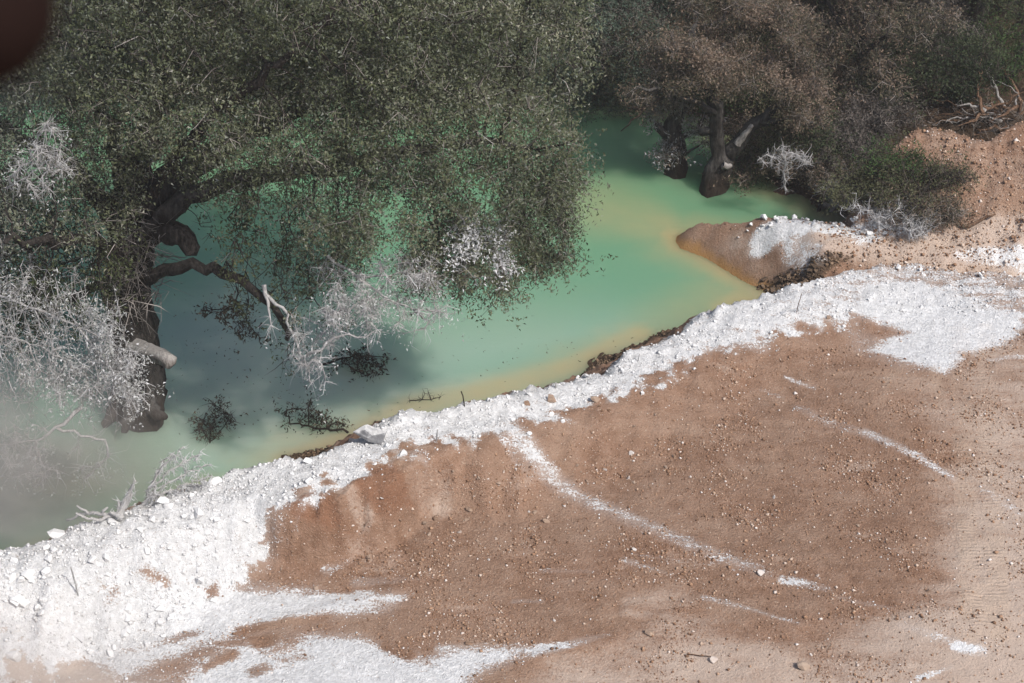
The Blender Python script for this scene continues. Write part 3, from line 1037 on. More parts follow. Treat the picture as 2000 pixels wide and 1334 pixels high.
#--TREES--
# ================================================================== the big oak standing in the water
def big_oak():
    rg = np.random.default_rng(21)
    Y = 24.0
    base = A(272, 835, Y)
    base[2] = 0.0
    root = thing('oak_tree', base, 'huge grey green oak standing flooded in the pond, its lower boughs white with lime', 'tree')
    o = base

    def a(px, py, dy=0.0):
        return A(px, py, Y + dy)
    sk = Skel()
    tr = sk.poly([base + V3(.02, 0, -.5), a(280, 800), a(268, 740), a(258, 660), a(252, 580), a(256, 500), a(250, 440)], .50, .30, wob=.02, step=.2, rg=rg)
    for i, k in enumerate(tr):
        sk.fix[k] = [.36, .36, .37, .40, .42, .43][i] if i < 6 else .42 - .10 * (i - 6) / max(1, len(tr) - 6)
    fork = tr[-1]
    mid = sk.near(a(253, 540))

    def limb(pts, r0, r1, par, wob=.05):
        return sk.poly([sk.p[par]] + [a(*q) for q in pts], r0, r1, par, .22, wob, rg)
    A1 = limb([(300, 395, .2), (345, 365, .3), (400, 312, .4), (455, 262, .5), (540, 240, .8), (660, 190, 1.2), (800, 120, 1.5)], .21, .05, fork)
    B1 = limb([(310, 440, -.2), (350, 385, -.2), (410, 360, -.2), (475, 347, -.2), (560, 340, -.3), (680, 318, -.4), (800, 290, -.5), (930, 270, -.6), (1040, 290, -.6)], .19, .04, sk.near(a(254, 480)))
    C1 = limb([(290, 545, -.4), (340, 522, -.8), (400, 516, -1.1), (455, 540, -1.4), (520, 583, -1.7), (545, 605, -1.8), (562, 640, -1.9), (575, 668, -1.9)], .12, .045, mid)
    D1 = limb([(215, 420, .1), (180, 360, .3), (110, 310, .6), (20, 260, .8), (-90, 220, 1.0)], .17, .05, fork)
    E1 = limb([(270, 330, .2), (300, 200, .3), (340, 60, .3), (380, -120, .2)], .24, .06, fork)
    F1 = limb([(210, 500, -.9), (150, 470, -1.6), (80, 460, -2.3), (0, 470, -2.8)], .12, .04, sk.near(a(254, 500)))
    H1 = limb([(230, 300, 1.2), (200, 180, 2.0), (160, 40, 2.6)], .16, .05, fork)
    I1 = limb([(330, 380, 1.4), (480, 260, 2.4), (640, 120, 3.0), (760, -20, 3.2)], .16, .05, fork)
    J1 = limb([(330, 330, -1.0), (430, 210, -1.8), (560, 110, -2.0), (660, 20, -2.0)], .13, .04, fork)
    K1 = limb([(175, 560, .4), (120, 600, .6), (90, 580, .8)], .10, .04, mid)
    # crown volume: overlapping billows
    B = [((560, 120, 0), (2.6, 2.4, 2.2)), ((830, 120, -.3), (2.2, 2.0, 1.9)), ((1000, 210, -.4), (1.15, 1.3, 1.2)), ((960, 360, -.9), (1.2, 1.1, 1.0)),
         ((1060, 420, -.8), (.62, .8, .85)), ((720, 350, -1.3), (1.5, 1.3, .8)), ((860, 490, -1.4), (.62, .7, .62)), ((300, 40, -.2), (2.4, 2.4, 2.0)),
         ((110, 150, 0), (2.0, 2.0, 1.7)), ((60, 360, -.8), (1.5, 1.4, 1.1)), ((560, 400, -1.1), (.9, .9, .45)), ((920, -40, .3), (2.0, 2.0, 1.6)),
         ((90, 500, -1.2), (1.2, 1.1, .9)), ((420, 200, -1.5), (1.3, 1.2, .7)), ((-150, 250, 0), (1.8, 2.0, 2.0)), ((600, -160, 0), (3.0, 3.0, 1.6)),
         ((250, -150, 0), (2.6, 2.6, 1.6)), ((400, 120, 2.4), (2.6, 1.8, 2.0)), ((760, 60, 2.6), (2.2, 1.6, 1.6)), ((1090, 320, -.7), (.55, .7, .8)),
         ((640, 470, -1.2), (.75, .7, .42)), ((950, 520, -1.4), (.42, .5, .5)), ((-60, 480, -.8), (1.2, 1.2, .9)),
         ((180, 420, -1.6), (.8, .7, .5)), ((1040, 90, 0), (.9, 1.0, .9)), ((860, 250, -1.2), (1.5, 1.1, 1.0)), ((640, 240, -1.4), (1.4, 1.1, .7))]
    att = blob_points([(a(*c), r) for c, r in B], 46, rg)
    colonize(sk, att, .19, 2.2, .30, 150, .02, rg, 13000)
    radii(sk, .0065)
    tube_obj('trunk', sk, M_bark_dust, root, o, .17)
    tube_obj('branches', sk, M_bark, root, o, 0, .17)

    lim_c = a(250, 700, -1)

    def dust(C, g):
        # lime settled on what hangs lowest and nearest to the berm
        low = smooth(4.4, 2.6, C[:, 2] + .35 * fbm(C[:, 0], C[:, 1], .9, 2))
        lf = smooth(-5.5, -8.6, C[:, 0] + .5 * fbm(C[:, 0], C[:, 2], 1.1, 2))
        return np.clip(.05 + .75 * low * lf + .14 * lf + .20 * (g.random(len(C)) < .05) + g.normal(0, .05, len(C)), 0, .95)
    dress('crown', sk, 460000, LEAF_OAK, root, o, rg, .026, .15, (.038, .064), 10000, TWIG, dust, hang=.5, clump=11, wf=lambda q: (1 + 2.0 * smooth(6.0, 3.6, q[:, 2]) * smooth(25.4, 24.2, q[:, 1]) * smooth(-3.4, -1.8, q[:, 0])) * (1 - .84 * smooth(5.2, 4.5, q[:, 2]) * smooth(-8.4, -7.4, q[:, 0]) * smooth(-2.5, -3.6, q[:, 0])))
    # the broken limb end and the sawn stub
    s2 = Skel()
    s2.poly([a(330, 455, -.5), a(352, 452, -.7), a(372, 478, -.8), a(378, 492, -.85)], .20, .14, step=.1, wob=.01, rg=rg)
    radii(s2)
    tube_obj('broken_limb', s2, M_bark, root, o)
    s3 = Skel()
    s3.poly([a(255, 672, -.2), a(285, 685, -.6), a(315, 695, -.9), a(335, 706, -1.1)], .155, .115, step=.12, wob=.008, rg=rg)
    radii(s3)
    tube_obj('sawn_stub', s3, M_bark_grey, root, o)
    s4 = Skel()
    s4.poly([a(278, 770, -.15), a(292, 795, -.3), a(310, 812, -.4), a(326, 816, -.45)], .20, .05, step=.07, wob=.012, rg=rg)
    radii(s4)
    tube_obj('root_flare', s4, M_bark_dust, root, o)
    for q in ([a(262, 770, -.25), a(254, 800, -.5), a(246, 828, -.62), a(242, 842, -.66)], [a(246, 770, -.1), a(228, 800, -.2), a(212, 822, -.25), a(205, 830, -.25)]):
        s5 = Skel()
        s5.poly(q, .18, .06, step=.07, wob=.012, rg=rg)
        radii(s5)
        tube_obj('root_flare', s5, M_bark_dust, root, o)

    # limed boughs: bare pale wood with white leaves
    def bough(name, paths, blobs, n_leaf, leaf_dust, dens=60, twn=900, size=(.032, .056), mat=M_lime_wood, spread=.12, droop=.08, r=(.026, .009), infl=1.2):
        k = Skel()
        for p in paths:
            pts = [a(*q) for q in p]
            st = -1
            if k.p:
                st = k.near(pts[0])
                k.poly([k.p[st]] + pts[1:], r[0] * .7, r[1], st, .12, .03, rg)
            else:
                k.poly(pts, r[0], r[1], -1, .12, .012, rg)
        if blobs:
            colonize(k, blob_points([(a(*c), q) for c, q in blobs], dens, rg, .2), .11, infl, .17, 80, droop, rg, 5000)
        radii(k, .0034, 2.6)
        part = tube_obj(name, k, mat, root, o)
        dress('leaves', k, int(n_leaf * 1.0), LEAF_OAK, part, V3(*o), rg, .02, spread, size, int(twn * .8), TWIG, leaf_dust, hang=.55, clump=6, twig_r=.0035)
        for c in part.children:
            c.parent = part
        return part

    def full_dust(m, sgm=.14):
        return lambda C, g: m + g.normal(0, sgm, len(C))

    def mixed(C, g):
        return np.where(fbm(C[:, 0] * 1.0, C[:, 2], .5, 2) + g.normal(0, .12, len(C)) > -.02, .92, .05)
    # continuing the low limb
    bough('limed_bough', [[(516, 556, -1.7), (522, 580, -1.8), (526, 606, -1.9), (528, 635, -2.0)], [(522, 580, -1.8), (534, 582, -1.85), (547, 594, -1.9), (556, 612, -2), (564, 636, -2.05), (574, 662, -2.1), (588, 690, -2.2), (600, 716, -2.2), (606, 750, -2.2)],
                          [(590, 690, -2.2), (640, 665, -2.3), (680, 655, -2.4), (712, 662, -2.4), (735, 640, -2.4)], [(602, 715, -2.2), (622, 700, -2.3), (640, 745, -2.3)]],
          [((620, 660, -2.2), (.40, .5, .36)), ((690, 600, -2.2), (.6, .5, .3)), ((575, 690, -2.2), (.15, .2, .25))], 900, full_dust(.7), dens=34, twn=1100, r=(.042, .009))
    bough('limed_bough', [[(640, 500, -1.7), (700, 540, -1.9), (740, 575, -2.0), (800, 600, -2.0), (870, 612, -2.0)], [(740, 575, -2.0), (690, 600, -2.0), (650, 610, -2.1)], [(800, 600, -2), (845, 640, -2.1), (815, 650, -2.1)],
                          [(700, 540, -1.9), (770, 530, -1.9), (830, 540, -2.0)]],
          [((770, 585, -2.0), (.75, .6, .38)), ((835, 590, -2.0), (.5, .5, .32)), ((690, 560, -2.0), (.65, .6, .35)), ((790, 520, -1.9), (.6, .5, .3))], 1900, full_dust(.62, .2), dens=36, twn=2000)
    bough('limed_bough', [[(880, 400, -1.4), (920, 450, -1.6), (960, 490, -1.7), (985, 520, -1.8)], [(920, 450, -1.6), (900, 500, -1.7)], [(940, 470, -1.7), (985, 455, -1.7)]],
          [((945, 490, -1.8), (.42, .5, .42)), ((910, 465, -1.7), (.30, .4, .3)), ((985, 465, -1.7), (.28, .3, .2))], 2300, mixed, dens=40, twn=300, size=(.042, .068))
    # left side curtain
    bough('limed_bough', [[(-60, 560, -2.2), (60, 600, -2.6), (160, 640, -2.9), (230, 680, -3.0)], [(160, 640, -2.9), (220, 720, -3), (260, 760, -3.0)], [(60, 600, -2.6), (110, 700, -2.9), (170, 790, -3.0)]],
          [((225, 690, -3.0), (.5, .5, .45)), ((248, 750, -3.0), (.36, .4, .4)), ((200, 630, -2.9), (.35, .4, .3)), ((160, 740, -3.0), (.6, .6, .45))], 3000, full_dust(.66, .16), dens=30, twn=1500, size=(.036, .062))
    bough('limed_bough', [[(-120, 620, -2.2), (-20, 650, -2.6), (60, 670, -2.9), (120, 700, -3.0)], [(60, 670, -2.9), (90, 740, -3)], [(-20, 650, -2.6), (-10, 720, -2.9)]],
          [((30, 700, -2.9), (.9, .7, .6)), ((-60, 680, -2.6), (.8, .8, .7)), ((40, 540, -2.2), (1.0, .9, .6))], 1500, full_dust(.5, .2), dens=15, twn=1200)
    bough('limed_bough', [[(160, 795, -3.0), (140, 810, -3.1), (115, 835, -3.2), (70, 862, -3.3), (-10, 870, -3.4)], [(115, 835, -3.2), (165, 850, -3.2), (210, 858, -3.2), (218, 870, -3.2), (205, 905, -3.3), (160, 930, -3.3)], [(70, 862, -3.3), (80, 900, -3.3), (92, 930, -3.3)]],
          [((60, 850, -3.3), (.6, .4, .3)), ((30, 900, -3.3), (.5, .4, .25)), ((150, 900, -3.3), (.4, .3, .2))], 500, full_dust(.55, .1), dens=22, twn=700, r=(.035, .009))
    bough('limed_bough', [[(-60, 380, -1.6), (20, 365, -2.0), (70, 335, -2.2), (110, 300, -2.2)], [(20, 365, -2), (60, 300, -2.1), (95, 240, -2.1)]],
          [((70, 330, -2.2), (.6, .5, .4)), ((100, 260, -2.2), (.4, .4, .4))], 600, full_dust(.6, .2), dens=26, twn=700, r=(.018, .007))
    # long limed strands hanging down at the left
    ks = Skel()
    for q in range(150):
        px, py = rg.uniform(-80, 235), rg.uniform(520, 740)
        p0 = a(px, py, rg.uniform(-3.2, -2.4))
        L = rg.uniform(.5, 1.3)
        cv = rg.normal(0, .22)
        ks.poly([p0, p0 + V3(cv * .2, 0, -L * .35), p0 + V3(cv * .8, rg.normal(0, .1), -L * .7), p0 + V3(cv * 1.6, rg.normal(0, .15), -L)], .0045, .0025, -1, .16, .008, rg)
    ks.rad = np.array([f if f > 0 else .004 for f in ks.fix])
    st = tube_obj('limed_strands', ks, M_lime_wood, root, o)
    st['kind'] = 'stuff'
    dress('leaves', ks, 1200, LEAF_OAK, st, V3(*o), rg, .02, .08, (.035, .06), 900, TWIG, full_dust(.6, .2), hang=.5, clump=5)
    # dark twigs hanging under the crown, each from a bough of it
    kk = Skel()
    Pn = np.array(sk.p)
    low = np.where((sk.rad < .03) & (Pn[:, 2] < 4.6 + .25 * (Pn[:, 0] < -3)) & (Pn[:, 2] > 1.8) & (Pn[:, 1] < Y + .8))[0]
    for q in rg.choice(low, 420):
        p0 = Pn[q]
        L = rg.uniform(.3, 1.05) * (1 if p0[0] < -1.5 else .55)
        kk.poly([p0, p0 + V3(rg.normal(0, .12), rg.normal(0, .12), -L * .4), p0 + V3(rg.normal(0, .22), rg.normal(0, .2), -L)], .011, .004, -1, .12, .035, rg)
    kk.rad = np.array([f if f > 0 else .006 for f in kk.fix])
    hk = tube_obj('hanging_twigs', kk, M_bark, root, o)
    hk['kind'] = 'stuff'
    dress('leaves', kk, 24000, LEAF_OAK, hk, V3(*o), rg, .02, .11, (.042, .072), 1500, TWIG_DARK, None, hang=.7, clump=6, tone_bias=-.12)
    # pale epicormic twigs about the fork
    S = np.array([a(*rg.uniform((205, 420), (320, 600)), rg.uniform(-.55, -.3)) for _ in range(260)])
    tw = twigs('fork_twigs', S, S + rg.normal(0, 1, S.shape) * V3(.35, .2, .28) + V3(0, -.1, -.12), TWIG, root, o, .007, np.full(len(S), .12), .25, rg)
    tw['kind'] = 'stuff'
    return root


OAK = big_oak()


# ================================================================== other trees
def tree(name, base, label, stems, blobs, n_leaf, leaf, seed, bark=M_bark, dens=30, step=.22, kill=.36, size=(.05, .085), group=None, twn=1500, twm=TWIG,
         dustf=None, spread=.17, thin=.03, tone_bias=0, hang=.2, split=.10, maxn=5000, infl=2.2):
    rg = np.random.default_rng(seed)
    base = np.asarray(base, float)
    root = thing(name, base, label, 'tree', group)
    sk = Skel()
    for pts, r0, r1 in stems:
        pts = [np.asarray(q, float) for q in pts]
        if sk.p:
            st = sk.near(pts[0])
            sk.poly([sk.p[st]] + pts[1:], r0, r1, st, step, .03, rg)
        else:
            ids = sk.poly(pts, r0, r1, -1, step, .02, rg)
    colonize(sk, blob_points(clumps(blobs, rg, 6, .38), dens * 1.6, rg), step, infl, kill, 120, .0, rg, maxn)
    radii(sk, .007)
    tube_obj('trunk', sk, bark, root, base, split)
    tube_obj('branches', sk, bark, root, base, 0, split)
    dress('crown', sk, n_leaf, leaf, root, base, rg, thin, spread, size, twn, twm, dustf, clump=8, hang=hang, tone_bias=tone_bias)
    return root


def wild(x, y, h, w, n_leaf, leaf, seed, label, group=None, lean=(0, 0), bark=M_bark, nb=9, low=.28, **kw):
    """a tree from its foot, height and crown width"""
    rg = np.random.default_rng(seed + 500)
    z = float(height(x, y)[0]) - .1
    b = V3(x, y, z)
    top = b + V3(lean[0], lean[1], h * .8)
    m = b + V3(lean[0] * .3 + rg.normal(0, .1), lean[1] * .3, h * .35)
    stems = [([b, m, top], .035 * h, .04)]
    for i in range(4):
        a0 = rg.uniform(0, 6.28)
        s = b + (top - b) * rg.uniform(.25, .5)
        stems.append(([s, s + V3(math.cos(a0) * w * .2, math.sin(a0) * w * .2, h * .12), s + V3(math.cos(a0) * w * .42, math.sin(a0) * w * .42, h * .26)], .017 * h, .03))
    bl = [(b + V3(lean[0], lean[1], h * .78), (w * .32, w * .32, h * .2))]
    for i in range(nb):
        a0 = i * 2.4 + rg.uniform(-.4, .4)
        zz = low + (.85 - low) * (i + .5) / nb
        rr = w * .5 * math.sqrt(max(.1, 1 - ((zz - .5) / .62) ** 2)) * .68
        q = rg.uniform(.17, .25) * w
        bl.append((b + V3(lean[0] * zz + math.cos(a0) * rr, lean[1] * zz + math.sin(a0) * rr, h * zz), (q, q, q * .75)))
    return tree(kw.pop('name', 'oak_tree'), b, label, stems, bl, n_leaf, leaf, seed, bark, group=group, **kw)


def b_(px, py, Y, r):
    return (A(px, py, Y), r)


# ---- the forked oak in the water
Yr = float(G(1392, 372, 0)[1])
bR = G(1392, 372, 0.0)
_a = lambda px, py, dy=0: A(px, py, Yr + dy)
stR = [([bR + V3(-.02, 0, -.4), _a(1393, 350), _a(1402, 330), _a(1412, 314)], .30, .25),
       ([_a(1412, 314), _a(1402, 285), _a(1402, 235), _a(1398, 190), _a(1370, 140), _a(1350, 60)], .16, .07),
       ([_a(1412, 316), _a(1434, 292), _a(1455, 262), _a(1480, 235), _a(1520, 210), _a(1560, 170)], .16, .06),
       ([_a(1403, 250), _a(1385, 258), _a(1372, 262)], .10, .09),
       ([_a(1403, 225), _a(1360, 200, -.3), _a(1300, 175, -.5), _a(1250, 170, -.6)], .08, .03),
       ([_a(1480, 232), _a(1540, 235, -.3), _a(1590, 240, -.4)], .08, .03)]
blR = [b_(1340, 80, Yr, (.8, .9, .6)), b_(1450, 120, Yr, (1.0, 1.0, .75)), b_(1540, 130, Yr - .2, (.75, .8, .55)), b_(1570, 190, Yr - .3, (.5, .6, .42)),
       b_(1300, 160, Yr - .4, (.6, .7, .4)), b_(1390, 160, Yr - .6, (.8, .6, .36)), b_(1480, 160, Yr - .5, (.7, .6, .32)), b_(1400, 20, Yr + .3, (1.2, 1.1, .7)),
       b_(1500, 50, Yr + .3, (1.0, 1.0, .6)), b_(1570, 245, Yr - .2, (.45, .5, .3)), b_(1250, 195, Yr - .3, (.3, .4, .15))]
forked = tree('oak_tree', bR, 'forked brown leaved oak standing in the green water with a pale scar at its fork', stR, blR, 60000, LEAF_BROWN, 31, M_bark_dust, dens=60, step=.17, kill=.27,
              size=(.034, .060), twn=5000, spread=.12, split=.09, maxn=6000)
forked_root = forked
for _pts in ([_a(1412, 322, -.27), _a(1420, 327, -.29), _a(1428, 323, -.25)], [_a(1440, 282, -.10), _a(1456, 260, -.11), _a(1470, 244, -.12)]):
    sc_ = Skel()
    sc_.poly(_pts, .08, .05, step=.06, wob=.01)
    radii(sc_)
    tube_obj('pale_scar', sc_, M_bark_grey, forked, bR)
sb_ = Skel()
for _q in [[(1300, 182, -.5), (1260, 218, -.6), (1238, 215, -.7), (1208, 220, -.8)], [(1260, 218, -.6), (1235, 232, -.7), (1215, 252, -.7)], [(1250, 217, -.6), (1240, 206, -.7), (1225, 208, -.7)]]:
    _st = sb_.near(_a(*_q[0])) if sb_.p else -1
    sb_.poly([_a(*q) for q in _q], .035, .01, _st, .12, .03)
radii(sb_, .008)
tube_obj('dead_bough', sb_, M_dark_wood, forked, bR)

# ---- the mossy pollard beside it
Yl = float(G(1318, 338, 0)[1])
bL = G(1318, 338, 0.0)
_b = lambda px, py, dy=0: A(px, py, Yl + dy)
stL = [([bL + V3(0, 0, -.3), _b(1322, 315), _b(1318, 290), _b(1312, 262), _b(1315, 235), _b(1330, 190)], .27, .12),
       ([_b(1315, 275), _b(1300, 268), _b(1290, 255), _b(1288, 246)], .12, .09), ([_b(1318, 285), _b(1340, 265), _b(1365, 248), _b(1380, 230)], .08, .04),
       ([_b(1325, 310), _b(1340, 298, -.2), _b(1365, 285, -.2)], .05, .02)]
blL = [b_(1325, 180, Yl, (.6, .6, .5)), b_(1290, 210, Yl, (.4, .5, .35)), b_(1370, 240, Yl, (.3, .4, .3)), b_(1300, 300, Yl - .25, (.28, .25, .28)), b_(1335, 125, Yl + .4, (.8, .8, .6))]


def dustL(C, g):
    lo_ = smooth(2.2, .6, C[:, 2])
    return lo_ * np.where(g.random(len(C)) < .45, .55, .05)


pollard = tree('oak_tree', bL, 'short mossy pollard trunk in the green water behind the forked oak', stL, blL, 9000, LEAF_BROWN, 32, M_bark_dust, dens=60, step=.16, kill=.26, size=(.045, .075), twn=1200, spread=.13,
               dustf=dustL, split=.10)

# ---- trees on the banks
W = [
    # x, y, height, width, leaves, leaf, label, group
    (A(1150, 150, 37.2), 6.0, 5.2, 15000, LEAF_GREY, 'bluish grey tree overhanging the far tip of the green water', (0, -.6)),
    (A(1255, 120, 38.5), 6.5, 4.6, 14000, LEAF_GREY, 'dull grey green tree between the overhanging far tree and the forked oak', (0, -.8)),
    (A(1350, 60, 39.5), 7.0, 4.6, 14000, LEAF_MAUVE, 'mauve tinted bare looking tree rising straight behind the forked oak', (0, -.5)),
    (A(1450, 60, 38.2), 6.6, 4.0, 13000, LEAF_OLIVE, 'olive green tree behind the leaning stem of the forked oak', (0, -.3)),
    (A(1655, 330, 33.8), 4.6, 3.9, 17000, LEAF_BROWN, 'rusty brown round crowned tree over the dark inlet bank', (.1, -.2)),
    (A(1600, 120, 37.5), 6.6, 4.6, 14000, LEAF_BROWN, 'tall russet tree at the top edge behind the round crowned tree', (0, -.3)),
    (A(1740, 270, 35.6), 5.4, 3.6, 13000, LEAF_MAUVE, 'mauve brown tree just behind the earth mound', (0, 0)),
    (A(1840, 210, 37.0), 6.6, 4.2, 14000, LEAF_DARK, 'dark shaded green tree behind the earth mound', (0, 0)),
    (A(1700, 60, 40.5), 7.5, 4.8, 12000, LEAF_MAUVE, 'grey brown tree in the second row above the russet tree', (0, 0)),
    (A(1940, 190, 38.2), 6.6, 4.2, 13000, LEAF_DARK, 'dark green tree behind the uprooted brush heap', (0, 0)),
    (A(2040, 200, 36.8), 4.6, 3.6, 12000, LEAF_FRESH, 'bright fresh green tree at the end of the brush heap', (0, 0)),
    (A(1520, 20, 41.5), 8.0, 5.0, 12000, LEAF_FRESH, 'green tree deep in the second row behind the russet tree', (0, 0)),
    (A(1850, 40, 42.0), 8.5, 5.0, 12000, LEAF_DARK, 'tallest dark tree of the second row above the mound', (0, 0)),
    (A(1990, 40, 42.5), 8.0, 5.0, 11000, LEAF_OLIVE, 'olive tree of the second row above the brush heap', (0, 0)),
    (A(1230, 20, 42.5), 8.0, 5.0, 10000, LEAF_DARK, 'dark green tree of the far row behind the dull grey green tree', (0, 0)),
    (A(1380, 0, 44.0), 8.5, 5.0, 10000, LEAF_DARK, 'dark tree of the far row behind the mauve tinted tree', (0, 0)),
    (A(2080, 100, 40.0), 7.5, 5.5, 13000, LEAF_DARK, 'dark green tree at the edge of the view beyond the fresh green tree', (-.3, -.3)),
    (A(1900, 110, 36.0), 6.0, 3.8, 12000, LEAF_DARK, 'dark leafy tree rising just behind the left side of the brush heap', (0, 0)),
    (A(1205, 140, 37.4), 4.6, 3.8, 13000, LEAF_GREY, 'low grey green tree dipping into the water just left of the mossy pollard', (0, -.5)),
    (A(1300, 140, 38.0), 5.0, 3.8, 12000, LEAF_OLIVE, 'low olive tree on the far bank behind the mossy pollard', (0, -.3)),
    (A(1060, 60, 40.0), 7.0, 5.0, 10000, LEAF_GREY, 'grey green tree of the far bank half hidden by the huge oak', (0, 0)),
]
for k, (p, h, w, nl, lf, lab, lean) in enumerate(W):
    wild(p[0], p[1], h, w, int(nl * 1.7), lf, 60 + k, lab, 'trees on the far and side banks', lean, dens=26, maxn=3200, twn=1400, twm=TWIG if lf in (LEAF_BROWN, LEAF_MAUVE, LEAF_GREY) else TWIG_DARK,
         size=(.040, .070), spread=.14, low=.12, nb=12)
for k, (px, Yk) in enumerate(((-150, 40), (120, 39), (400, 39.5), (650, 38.8), (880, 39.2))):
    p = A(px, 150, Yk)
    wild(p[0], p[1], 7.0, 5.5, 6000, (LEAF_DARK, LEAF_OLIVE)[k % 2], 90 + k, ['dark tree on the far bank behind the limed outer boughs of the huge oak', 'olive tree on the far bank straight behind the trunk of the huge oak', 'dark tree on the far bank behind the broken limb of the huge oak', 'olive tree on the far bank behind the long level limb of the huge oak', 'dark tree on the far bank behind the thin outer edge of the huge oak'][k], 'trees hidden behind the huge oak', dens=16, maxn=1800, twn=300,
         size=(.09, .14), spread=.25, low=.12)
#--PROPS--
# ================================================================== shrubs and undergrowth on the banks
def shrub(x, y, h, w, n, leaf, seed, label, group=None, name='shrub', bark=M_bark, twm=TWIG, twn=500, dustf=None, size=(.045, .08), stems=6, z=None, tone_bias=0):
    rg = np.random.default_rng(seed)
    z0 = float(height(x, y)[0]) - .03 if z is None else z
    b = V3(x, y, z0)
    root = thing(name, b, label, 'shrub', group)
    sk = Skel()
    c0 = sk.add(b, -1, .03)
    for i in range(stems):
        a0 = i * 2.4 + rg.uniform(-.3, .3)
        e = b + V3(math.cos(a0) * w * .3, math.sin(a0) * w * .3, h * rg.uniform(.45, .75))
        sk.poly([b, (b + e) / 2 + V3(0, 0, h * .12), e], .022, .008, c0, .13, .03, rg)
    bl = [(b + V3(rg.normal(0, .22) * w, rg.normal(0, .22) * w, h * rg.uniform(.3, .75)), (w * .3, w * .3, h * .28)) for _ in range(7)]
    colonize(sk, blob_points(bl, 34, rg), .13, 1.5, .22, 60, 0, rg, 1500)
    radii(sk, .005)
    tube_obj('stems', sk, bark, root, b)['kind'] = 'stuff'
    if n:
        dress('foliage', sk, n, leaf, root, b, rg, .03, .12, size, twn, twm, dustf, zmin=z0 + .02, clump=7, tone_bias=tone_bias)
    elif twn:
        e2 = rg.choice(len(sk.p), twn)
        S = np.array(sk.p)[e2]
        tw = twigs('twigs', S, S + rg.normal(0, .13, S.shape), twm, root, b, .005, dustf(S, rg) if dustf else None, .15, rg)
        tw['kind'] = 'stuff'
    return root


WHT = lambda m: (lambda C, g: np.full(len(C), m) + g.normal(0, .1, len(C)))
SH = [
    (1470, 285, .5, 1.2, 1.5, 4500, LEAF_BROWN, 'rusty tawny shrub on the bank behind the leaning stem of the forked oak'),
    (1500, 312, .4, .7, 1.2, 3500, LEAF_OLIVE, 'dark olive shrub at the water edge below the tawny shrub'),
    (1590, 322, .7, .9, 1.3, 4500, LEAF_BROWN, 'brown shrub behind the horizontal limed dead branch'),
    (1650, 355, .9, 1.4, 1.6, 4500, LEAF_MAUVE, 'mauve grey shrub above the limed dead bush of the inlet'),
    (1690, 400, .7, .8, 1.2, 3200, LEAF_OLIVE, 'green shrub with orange leaves above the fallen limed log'),
    (1735, 350, 1.5, .8, 1.1, 2200, LEAF_FRESH, 'fresh green shrub at the foot of the bare earth slope'),
    (1775, 385, 1.2, .6, 1.2, 1500, LEAF_OLIVE, 'olive shrub below the bare earth slope'),
    (1840, 365, 1.4, .55, 1.0, 1100, LEAF_OLIVE, 'sparse olive shrub growing on the lower earth mound'),
    (1760, 420, .9, .6, 1.2, 2000, LEAF_BROWN, 'tangled brown scrub beside the spit'),
    (1840, 430, 1.0, .5, 1.1, 1800, LEAF_BROWN, 'thin brown scrub at the end of the inlet'),
    (1690, 290, 1.3, 1.3, 1.7, 4500, LEAF_MAUVE, 'grey brown scrub under the mauve brown tree'),
    (1600, 290, 1.0, 1.6, 1.8, 4500, LEAF_DARK, 'dark shrub in the shade of the round crowned tree'),
    (1540, 255, 1.0, 1.6, 1.8, 4500, LEAF_OLIVE, 'green shrub under the right hand boughs of the forked oak'),
    (1735, 240, 1.9, 1.5, 1.8, 4200, LEAF_DARK, 'dark shrub on the crest left of the bare earth slope'),
    (1835, 240, 2.4, 1.3, 1.8, 4200, LEAF_OLIVE, 'olive shrub on the crest of the bare earth slope'),
    (1885, 220, 2.6, 1.6, 1.8, 4200, LEAF_DARK, 'dark shrub beside the uprooted brush heap'),
    (1990, 170, 2.8, 1.8, 2.0, 4500, LEAF_FRESH, 'bright green shrub behind the brush heap'),
    (1640, 210, 1.0, 1.8, 2.0, 4500, LEAF_BROWN, 'rust coloured shrub under the middle of the round crowned tree'),
    (1720, 180, 1.2, 1.8, 2.0, 4500, LEAF_DARK, 'dark shrub between the round crowned tree and the mauve brown tree'),
    (1480, 210, .6, 1.7, 2.0, 4500, LEAF_OLIVE, 'olive green shrub filling the gap above the fork of the oak'),
    (1400, 190, .5, 1.6, 2.0, 4500, LEAF_FRESH, 'fresh green shrub on the bank straight behind the forked oak'),
    (1290, 180, .4, 1.5, 2.0, 4500, LEAF_GREY, 'grey green shrub on the far bank behind the mossy pollard'),
    (1200, 172, .4, 1.3, 2.0, 4500, LEAF_GREY, 'grey green shrub trailing into the far tip of the water'),
    (1225, 125, 1.0, 2.3, 2.4, 5000, LEAF_GREY, 'tall grey green shrub between the overhanging far tree and the mossy pollard'),
    (1185, 95, 1.3, 2.4, 2.4, 5000, LEAF_OLIVE, 'tall olive shrub on the far bank above the tip of the water'),
    (1265, 90, 1.3, 2.4, 2.4, 5000, LEAF_MAUVE, 'tall mauve grey shrub above the mossy pollard'),
    (1120, 168, .4, 1.3, 2.0, 4000, LEAF_GREY, 'dull green shrub at the far water edge by the rim of the huge oak'),
    (1800, 120, 1.6, 2.0, 2.2, 4500, LEAF_MAUVE, 'grey mauve shrub under the dark shaded tree'),
    (1880, 130, 2.0, 2.0, 2.2, 4500, LEAF_DARK, 'dark shrub under the tallest dark tree'),
    (1560, 130, .9, 2.0, 2.2, 4500, LEAF_OLIVE, 'olive shrub under the tall russet tree'),
]
CREST_SH = {i: 1.0 for i, q in enumerate(SH) if 'crest' in q[7] or 'brush heap' in q[7]}
